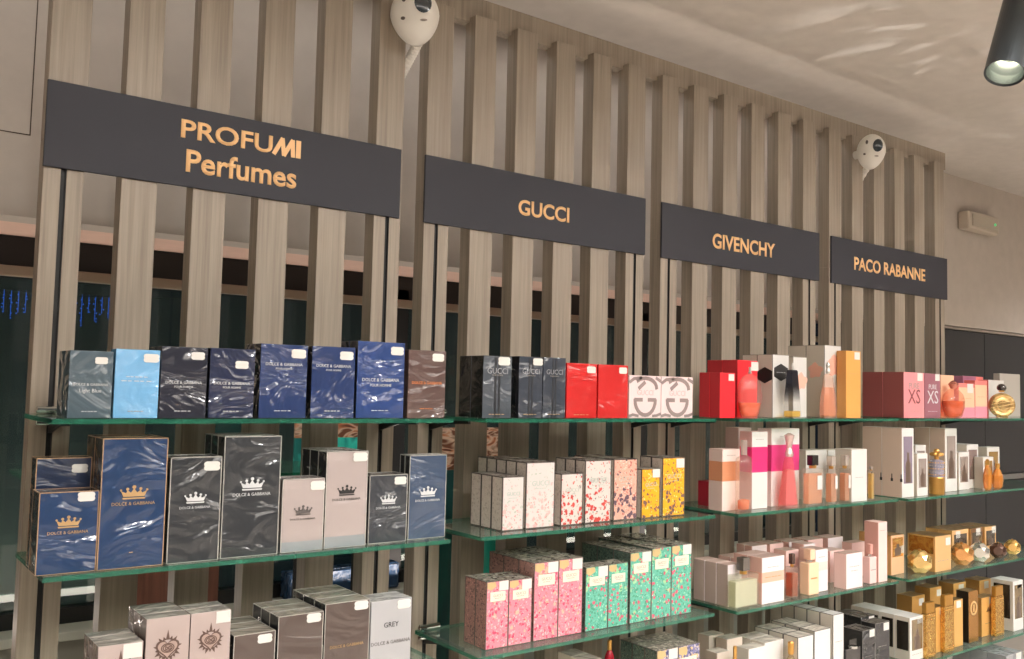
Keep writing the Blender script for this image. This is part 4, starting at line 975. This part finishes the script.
b = B(); c0 = 2*r+.012; k = max(.02, h-c0); lathe(b, [(.016, c0), (.021, c0+k*.3), (.019, c0+k*.65), (.011, c0+k*.92), (0, c0+k)], 24); put('cap', b, plain('dark_dome_cap', (52, 40, 36), .15, coat=1), t, smooth=True)

GB2 = 'tester bottles on the second shelf of the third bay'
lathe_bottle(3, 2, 735.5, 752.5, 440, 1.982, [(.9, 0), (1, .02), (1, .66), (.95, .74), (.5, .78), (.3, .8)], [(.36, .79), (.36, .99), (.3, 1)],
             glass('clear_thick_glass', (250, 242, 236), .07, (252, 240, 232), .03, 1.65), ORA, [(.6, .03), (.7, .05), (.7, .16), (0, .18)], CCAP, 'tall clear cylinder bottle with a little orange liquid', GB2, .6)
lathe_bottle(3, 2, 778, 800.5, 433, 1.98, [(.95, 0), (1, .03), (.8, .3), (.56, .56), (.42, .66), (.3, .68)], [(.3, .68), (.34, .72), (.2, .8), (.3, .9), (.4, .97), (.1, 1)],
             glass('pink_cone_glass', (252, 222, 220), .05, (252, 210, 210), .03, 1.65), PINK, [(.85, .03), (.9, .05), (.7, .32), (.5, .5), (0, .52)], plain('rose_silver', (206, 180, 176), .2, .6), 'pink conical bottle in front of the magenta band box', GB2, .5, 5, False)
PL = (.08, .42, .42, .8, WCARD)
square_bottle(3, 2, 802.5, 823.5, 456, 469, 1.988, .03, PEA, BCAP, 'square peach bottle with black cap', GB2, .86, PL)
square_bottle(3, 2, 825, 838, 456.5, 469.5, 1.988, .03, PEA, CCAP, 'square peach bottle with clear cap, middle of three', GB2, .86, PL, capw=.6)
square_bottle(3, 2, 838.8, 851, 456, 469, 1.988, .03, PEA, CCAP, 'square peach bottle with clear cap, next to the white box', GB2, .86, PL, capw=.6)
square_bottle(3, 2, 867.8, 875.3, 467, 471, 1.982, .022, YEL, CCAP, 'slim yellow bottle at the right shelf corner', GB2, .9, None, capw=.5)

GB3 = 'tester bottles on the second shelf of the fourth bay'
x, w, h, z = place(4, 2, 928.5, 944.5, 449, 1.985); w *= math.cos(math.atan2(x, 2.0))
t = thing('perfume_bottle', (at(936.5, 449, 2.005).x, 2.005, z), 'beaded gold and violet bottle with flower top', 'bottle', GB3)
r = w/2
b = B(); lathe(b, [(r*.9, 0), (r, .004), (r, h*.36), (r*.96, h*.38)], 28); put('base', b, GOLD, t)
b = B(); lathe(b, [(r*.94, h*.38), (r*.94, h*.72), (r*.5, h*.76)], 28); put('flacon', b, plain('violet_silver', (190, 186, 206), .2, .5, coat=.6), t)
for k in range(5):
    b = B(); zz = h*(.43+.065*k)
    for j in range(18):
        a = 2*math.pi*j/18; bmesh.ops.create_icosphere(b, subdivisions=1, radius=.0028, matrix=Matrix.Translation((r*.97*math.cos(a), r*.97*math.sin(a), zz)))
    put('bead_row', b, CHROME if k % 2 else GOLD, t)
b = B()
for j in range(6):
    a = 2*math.pi*j/6
    bmesh.ops.create_icosphere(b, subdivisions=2, radius=r*.4, matrix=Matrix.Translation((r*.52*math.cos(a), r*.52*math.sin(a), h*.87)) @ Matrix.Diagonal((1, 1, .75, 1)))
bmesh.ops.create_icosphere(b, subdivisions=2, radius=r*.42, matrix=Matrix.Translation((0, 0, h*.93)))
lathe(b, [(r*.4, h*.74), (r*.3, h*.8), (r*.4, h*.88)], 20)
put('flower_cap', b, GOLD, t, smooth=True)
FAC = lambda n, tint, body, k=.3: glass(n, tint, k, body, .04, 1.6)
AMBF = FAC('amber_facets', (246, 190, 110), (236, 170, 84), .45)
for xl, xr, yt, Y, lb in ((982.5, 992.3, 459, 1.98, 'slim amber bottle left of the pumpkin shaped one'), (991.5, 1003.5, 463, 1.985, 'squat amber pumpkin shaped bottle at the shelf end')):
    lathe_bottle(4, 2, xl, xr, yt, Y, [(.6, 0), (.85, .06), (1, .3), (.95, .5), (.6, .7), (.34, .78), (.3, .8)], [(.32, .79), (.4, .86), (.36, .98), (.1, 1)], AMBF, AMB, [(.5, .05), (.8, .1), (.86, .3), (.8, .48), (0, .5)], GOLD, lb, GB3, .7, 8, False)

# row 3 bay 3 bottles
GB4 = 'tester bottles on the third shelf of the third bay'
square_bottle(3, 3, 728, 759, 561, 577.5, 1.985, .036, PALE, plain('grey_cap', (92, 84, 78), .2, coat=.6), 'clear square bottle with grey cap and straw liquid', GB4, .82, None, glass('thick_clear', (250, 251, 246), .08, (246, 247, 236), .04, 1.7), .29)
square_bottle(3, 3, 785, 799.6, 556, 569, 1.992, .035, glass('liquid_deep_amber', (226, 140, 90), .3, (212, 122, 74), .05, 1.36), plain('dark_brown_cap', (74, 52, 46), .2, coat=.5), 'deep amber bottle with dark cap beside the salmon band box', GB4, .8, None, None, .42)
square_bottle(3, 3, 800.3, 819.3, 551.7, 565, 1.99, .04, None, plain('peach_cap', (242, 200, 170), .3), 'opaque peach cube bottle with peach cap', GB4, .8, (-.3, .3, .5, .54, ORANT), plain('peach_lacquer', (248, 208, 172), .25, coat=.6), .48)
square_bottle(3, 3, 863.3, 876.8, 546, 558.5, 1.99, .03, None, plain('dusty_pink_cap', (214, 160, 148), .3), 'opaque powder pink bottle beside the very tall pink box', GB4, .8, (-.34, .34, .5, .54, GREYT), plain('pink_lacquer', (244, 206, 202), .25, coat=.6), .36)

# row 3 bay 4 faceted gem bottles
def gem_bottle(xl, xr, yt, yb, Y, m, label, capm=GOLD, rim=GOLD):
    a = at(xl, (yt+yb)/2, Y); c = at(xr, (yt+yb)/2, Y); z = ZS[3][4]
    Y += .042; c = at((xl+xr)/2, yt, Y); z += .0008
    r = (c.z-z)/1.94
    t = thing('perfume_bottle', (c.x, Y, z), label, 'bottle', 'gem shaped bottles on the third shelf of the fourth bay', -math.atan2(c.x, Y)*.97)
    b = B(); n = 8; dp = r*.46; cz = r*math.cos(math.pi/8)
    def ring(rad, y, off): return [b.verts.new((rad*math.cos(2*math.pi*(k+off)/n), y, cz+rad*math.sin(2*math.pi*(k+off)/n))) for k in range(n)]
    A = ring(r*.5, -dp, .5); M1 = ring(r*.8, -dp*.6, 0); G = ring(r, -dp*.08, .5); H = ring(r, dp*.22, .5); C_ = ring(r*.5, dp, .5)
    b.faces.new(A); b.faces.new(C_[::-1])
    for k in range(n):
        j = (k+1) % n; p = (k-1) % n
        b.faces.new((A[p], A[k], M1[k])); b.faces.new((M1[k], A[k], M1[j])); b.faces.new((M1[k], M1[j], G[k])); b.faces.new((M1[k], G[k], G[p]))
        f = b.faces.new((G[k], G[j], H[j], H[k])); f.material_index = 1
        b.faces.new((C_[j], C_[k], H[k], H[j]))
    put('flacon', b, [m, rim or m], t)
    b = B(); lathe(b, [(r*.12, 0), (r*.12, r*.08), (r*.08, r*.1)], 12, M=Matrix.Translation((0, dp*.05, cz+r*.93))); put('spray_cap', b, capm, t)
    return t
gem_bottle(904, 935, 549, 576, 1.976, plain('honey_gem', (240, 204, 132), .06, .8, coat=.8), 'honey gold gem bottle before the amber window box')
gem_bottle(951, 972, 542, 571.5, 1.978, plain('orange_gem', (236, 172, 104), .06, .75, coat=.8), 'orange and gold gem bottle left of the clear gem', )
gem_bottle(969, 989.5, 542, 567, 1.978, plain('clear_gem', (236, 234, 226), .05, .85, coat=.8), 'clear silvery gem bottle', CHROME)
gem_bottle(989.8, 1006, 542, 564, 1.978, plain('dark_gem', (96, 66, 54), .06, .5, coat=.8), 'dark brown gem bottle')
gem_bottle(1003.5, 1021, 539, 559.5, 1.99, plain('gold_gem', (240, 196, 116), .1, .85, coat=.8), 'solid gold gem bottle at the far right')

# row 4 bottles
GB5 = 'tester bottles on the fourth shelves'
gbar = metalnoise('embossed_gold', (186, 130, 56), (246, 206, 126), .2, 90, .8)
def bar_bottle(xl, xr, yt, Y, label, m, arch=False):
    x, w, h, z = place(4, 4, xl, xr, yt, Y); d = .022
    t = thing('perfume_bottle', (x, Y+d/2, z), label, 'bottle', GB5)
    b = B(); bx(b, -w/2, w/2, -d/2, d/2, 0, h*.8, bev=.002); put('flacon', b, m, t)
    b = B(); bx(b, -w*.46, w*.46, -d*.46, d*.46, h*.802, h, bev=.003); put('cap', b, plain('satin_gold', (190, 140, 66), .3, .7), t)
    b = B()
    for zf in (.06, .74): bx(b, -w*.44, w*.44, -d/2-.001, -d/2+.0005, h*zf-.002, h*zf+.002, bev=.0004)
    put('embossed_band', b, GOLD, t)
bar_bottle(926.4, 935.4, 603.5, 1.985, 'embossed gold bar bottle beside white box with dark windows', gbar)
bar_bottle(945, 953.8, 595.7, 1.988, 'embossed gold bar bottle, second along the front', gbar)
bar_bottle(995.6, 1003.8, 587, 2.0, 'embossed gold bar bottle right of the triangle emblem box', gbar)
square_bottle(3, 4, 845, 860.5, 641, 650, 1.975, .005, None, BCAP, 'flat black bottle at the front beside tall white boxes', GB5, .8, None, plain('black_lacquer', (30, 30, 33), .2, coat=.8), .5)
lathe_bottle(3, 4, 784.5, 797.2, 641.5, 1.985, [(.8, 0), (1, .03), (1, .5), (.7, .66), (.35, .74), (.35, .76)], [(.45, .76), (.5, .8), (.5, .98), (.4, 1)], glass('clear_amber', (244, 230, 206), .2, (232, 214, 182), .03, 1.45), PALE, [(.7, .03), (.9, .05), (.9, .45), (0, .5)], GOLD, 'clear bottle with gold cap between white boxes', GB5, .8)
lathe_bottle(3, 4, 731, 739, 646, 1.98, [(.8, 0), (1, .03), (1, .5), (.7, .66), (.35, .74), (.35, .76)], [(.45, .76), (.5, .8), (.5, .98), (.4, 1)], glass('clear_amber', (244, 230, 206), .2, (232, 214, 182), .03, 1.45), PALE, [(.7, .03), (.9, .05), (.9, .45), (0, .5)], GOLD, 'small clear bottle with gold cap among ivory boxes', GB5, .8)

lathe_bottle(2, 4, 605, 614.5, 640, 2.12, [(.8, 0), (1, .02), (1, .8), (.6, .86), (.4, .88)], [(.45, .88), (.5, .9), (.5, .99), (.4, 1)], plain('crimson_lacquer', (176, 26, 48), .25, coat=.6), None, None, GOLD, 'slim crimson bottle below the green garden boxes', GB5, .9)

# ------------------------------------------------------------------ things behind the slats
def poster_mat(name, cols, sc):
    m, nt, b = nodes(name); b.inputs['Roughness'].default_value = .4
    tc = N(nt, 'ShaderNodeTexCoord'); mp = N(nt, 'ShaderNodeMapping'); mp.inputs['Scale'].default_value = sc; mp.inputs['Rotation'].default_value = (0, .5, 0)
    nz = N(nt, 'ShaderNodeTexNoise'); nz.inputs['Scale'].default_value = 1; nz.inputs['Detail'].default_value = 2; nz.inputs['Distortion'].default_value = 1.5
    nt.links.new(tc.outputs['Object'], mp.inputs[0]); nt.links.new(mp.outputs[0], nz.inputs[0])
    cr = N(nt, 'ShaderNodeValToRGB'); cr.color_ramp.elements.remove(cr.color_ramp.elements[1])
    cr.color_ramp.elements[0].color = lin(cols[0]); cr.color_ramp.elements[0].position = .3
    for i, c in enumerate(cols[1:]):
        e = cr.color_ramp.elements.new(.38+.3*i/(len(cols)-1)); e.color = lin(c)
    nt.links.new(nz.outputs['Fac'], cr.inputs[0]); nt.links.new(cr.outputs[0], b.inputs['Base Color'])
    return m
TEAL = poster_mat('teal_dress', [(20, 150, 140), (40, 200, 184), (60, 220, 200), (24, 120, 116)], (7, 7, 4)); ORWAVE = poster_mat('auburn_waves', [(90, 50, 34), (196, 120, 80), (226, 196, 170), (120, 70, 44)], (10, 10, 26)); DTEAL = poster_mat('dark_teal_print', [(14, 64, 62), (20, 92, 86), (16, 76, 74)], (3, 3, 2))
def board(x0, x1, y, z0, z1, zsplit, m1, m2, label, feet):
    t = thing('display_poster', ((x0+x1)/2, y, 0), label, 'poster')
    w = (x1-x0)/2; b = B(); bx(b, -w, w, 0, .012, z0, zsplit, bev=.001); put('lower_print', b, m1, t)
    b = B(); bx(b, -w, w, 0, .012, zsplit, z1, bev=.001); put('upper_print', b, m2, t)
    b = B()
    for s in (-1, 1): bx(b, s*w*.8-.01, s*w*.8+.01, .004, .016, .0, z0+.02); bx(b, s*w*.8-.012, s*w*.8+.012, -.12, .14, 0, .012, bev=.002)
    put('stand', b, BLACKM, t)
pa, pb = at(296, 420, 2.75), at(366, 480, 2.75)
zs = at(300, 438, 2.75).z
board(pa.x, pb.x, 2.75, pb.z-.05, pa.z+.02, zs, TEAL, ORWAVE, 'turquoise and auburn poster glimpsed between slats under royal blue boxes', 0)
pa, pb = at(437, 428, 2.75), at(502, 640, 2.75); zs = at(450, 470, 2.75).z
board(pa.x, pb.x, 2.75, .25, pa.z, zs, DTEAL, ORWAVE, 'tall dark teal poster behind the gap between first two bays', 0)
# turquoise roll standing in front of that poster
c = at(490, 556, 2.5)
t = thing('poster_roll', (c.x, 2.5, 0), 'bright turquoise rolled banner standing behind the pink garden boxes', 'banner')
b = B(); lathe(b, [(.03, 0), (.03, 1.13), (.026, 1.135), (0, 1.135)], 20); put('roll', b, plain('turquoise_roll', (40, 196, 176), .4), t)
b = B(); lathe(b, [(.031, .5), (.0315, .5), (.0315, .53), (.031, .53)], 20); put('band', b, BLACKM, t)
# reddish wooden chair behind the lower left slats
c0, c1 = at(133, 570, 2.72), at(238, 600, 2.72)
t = thing('wooden_chair', ((c0.x+c1.x)/2, 2.72, 0), 'reddish brown wooden chair glimpsed behind the lower left slats', 'chair')
CW = wood('reddish_wood', (96, 54, 40), (136, 84, 66), (60, 60, 4)); w = (c1.x-c0.x)/2
b = B(); bx(b, -w, w, -.2, .2, .43, .46, bev=.006); put('seat', b, CW, t)
for s in (-1, 1):
    b = B(); bx(b, s*(w-.02)-.018, s*(w-.02)+.018, -.2, -.165, 0, .43, bev=.003); put('leg', b, CW, t)
    b = B(); bx(b, s*(w-.02)-.018, s*(w-.02)+.018, .165, .2, 0, 1.0, bev=.003); put('leg', b, CW, t)
b = B(); bx(b, -w+.02, w-.02, .17, .195, .86, 1.0, bev=.004); put('back_rail', b, CW, t)
b = B(); bx(b, -w+.02, w-.02, .17, .195, .64, .7, bev=.004); put('back_rail', b, CW, t)
# blue wrapped parcel on the sill
c0, c1 = at(283, 575, 3.27), at(392, 610, 3.27)
t = thing('blue_parcel', ((c0.x+c1.x)/2, 3.262, .75), 'crumpled blue wrapped parcel on the window sill', 'parcel')
b = B(); bx(b, -(c1.x-c0.x)/2, (c1.x-c0.x)/2, -.04, .03, 0, max(.1, c0.z-.75), bev=.01)
bmesh.ops.subdivide_edges(b, edges=b.edges[:], cuts=3, use_grid_fill=True)
for v in b.verts:
    v.co += Vector((random.uniform(-.004, .004), random.uniform(-.004, .004), random.uniform(0, .006)))
put('parcel', b, wrapped('blue_film', (40, 70, 104), .6, .3), t)
# glass shelf on the window side, far left
c = at(9, 469, 2.74)
b = B(); bx(b, c.x, c.x+.8, 2.372, 2.74, c.z-.01, c.z)
b.normal_update()
for f in b.faces: f.material_index = 0 if abs(f.normal.z) > .5 else 1
t = put('glass_shelf', b, [glass('pale_green_glass', (200, 236, 220), .3, (150, 214, 190), .05), GEDGE]); tag(t, 'glass shelf on the window side of the slats, far left', 'shelf')

# ------------------------------------------------------------------ light
def spot(x, y, z, tx, ty, tz, e, size, blend=.6, col=(1, .985, .96), r=.06):
    l = bpy.data.lights.new('spot_lamp', 'SPOT'); l.energy = e; l.spot_size = R(size); l.spot_blend = blend; l.color = col; l.shadow_soft_size = r
    o = bpy.data.objects.new('spot_lamp', l); COL.objects.link(o); o.location = (x, y, z)
    o.rotation_euler = (Vector((tx, ty, tz))-Vector((x, y, z))).to_track_quat('-Z', 'Y').to_euler()
    return o
for x in (.9, 2.1, 3.3, 4.5):
    spot(x, .5, 2.86, x-.5, 2.1, 1.1, 84, 85, .9)
def area(x, y, z, sx, sy, e, rot=(0, 0, 0), col=(1, .99, .975)):
    l = bpy.data.lights.new('fill_light', 'AREA'); l.shape = 'RECTANGLE'; l.size = sx; l.size_y = sy; l.energy = e; l.color = col
    o = bpy.data.objects.new('fill_light', l); COL.objects.link(o); o.location = (x, y, z); o.rotation_euler = rot
    return o
for x in (-1.2, .8, 2.8, 4.8, 6.8):
    for y in (-1.9, -.5): spot(x, y, 2.9, x, y+.25, 0, 190, 130, .5, (1, .99, .975), .09)
spot(7.4, 1.6, 2.9, 7.2, 1.9, 0, 150, 130, .5, (1, .99, .975), .09)
# added unseen fill lights behind the camera, aimed up to brighten the ceiling
for x in (.5, 3.0, 5.5): area(x, -1.0, 2.2, 2.2, .3, 320, (R(180+22), 0, 0))
# added unseen fill lights between screen and window wall, to brighten the gaps
for x in (.2, 1.3, 2.4, 3.5): area(x, 2.6, 2.94, 1.05, .12, 3)
for x in (.4, 1.9, 3.4): area(x, 3.12, .8, .9, .12, 8, (R(180), 0, 0), (1, .86, .76))  # added upward fill in the recess, brightens the soffit
# added patterned lamps imitate light off the glass shelves: broken streaks on the ceiling
def caustic_lamp(x, y, z, tx, ty, e, size, sc, lo):
    o = spot(x, y, z, tx, ty, 2.95, e, size, .5, (1, .97, .92), .004)
    l = o.data; l.use_nodes = True; nt = l.node_tree; em = nt.nodes['Emission']
    tc = N(nt, 'ShaderNodeTexCoord'); mp = N(nt, 'ShaderNodeMapping'); mp.inputs['Scale'].default_value = sc; mp.inputs['Rotation'].default_value = (0, 0, .5)
    nz = N(nt, 'ShaderNodeTexNoise'); nz.inputs['Scale'].default_value = 1; nz.inputs['Detail'].default_value = 1.5; nz.inputs['Distortion'].default_value = .6
    cr = N(nt, 'ShaderNodeMapRange'); cr.inputs['From Min'].default_value = lo; cr.inputs['From Max'].default_value = lo+.16
    nt.links.new(tc.outputs['Normal'], mp.inputs[0]); nt.links.new(mp.outputs[0], nz.inputs[0]); nt.links.new(nz.outputs['Fac'], cr.inputs['Value']); nt.links.new(cr.outputs[0], em.inputs['Strength'])
caustic_lamp(3.3, 1.6, 1.65, 3.9, 1.6, 44, 110, (5, 16, 5), .56)
caustic_lamp(4.6, 1.7, 1.65, 5.2, 1.3, 45, 100, (12, 4, 5), .58)
w = bpy.data.worlds.new('night'); S.world = w; w.use_nodes = True
w.node_tree.nodes['Background'].inputs[0].default_value = (.012, .016, .024, 1); w.node_tree.nodes['Background'].inputs[1].default_value = 1
vs = S.view_settings; S.display_settings.display_device = 'sRGB'
vs.view_transform = 'Standard'; vs.look = 'None'; vs.gamma = 1; vs.exposure = -.72; vs.use_curve_mapping = False
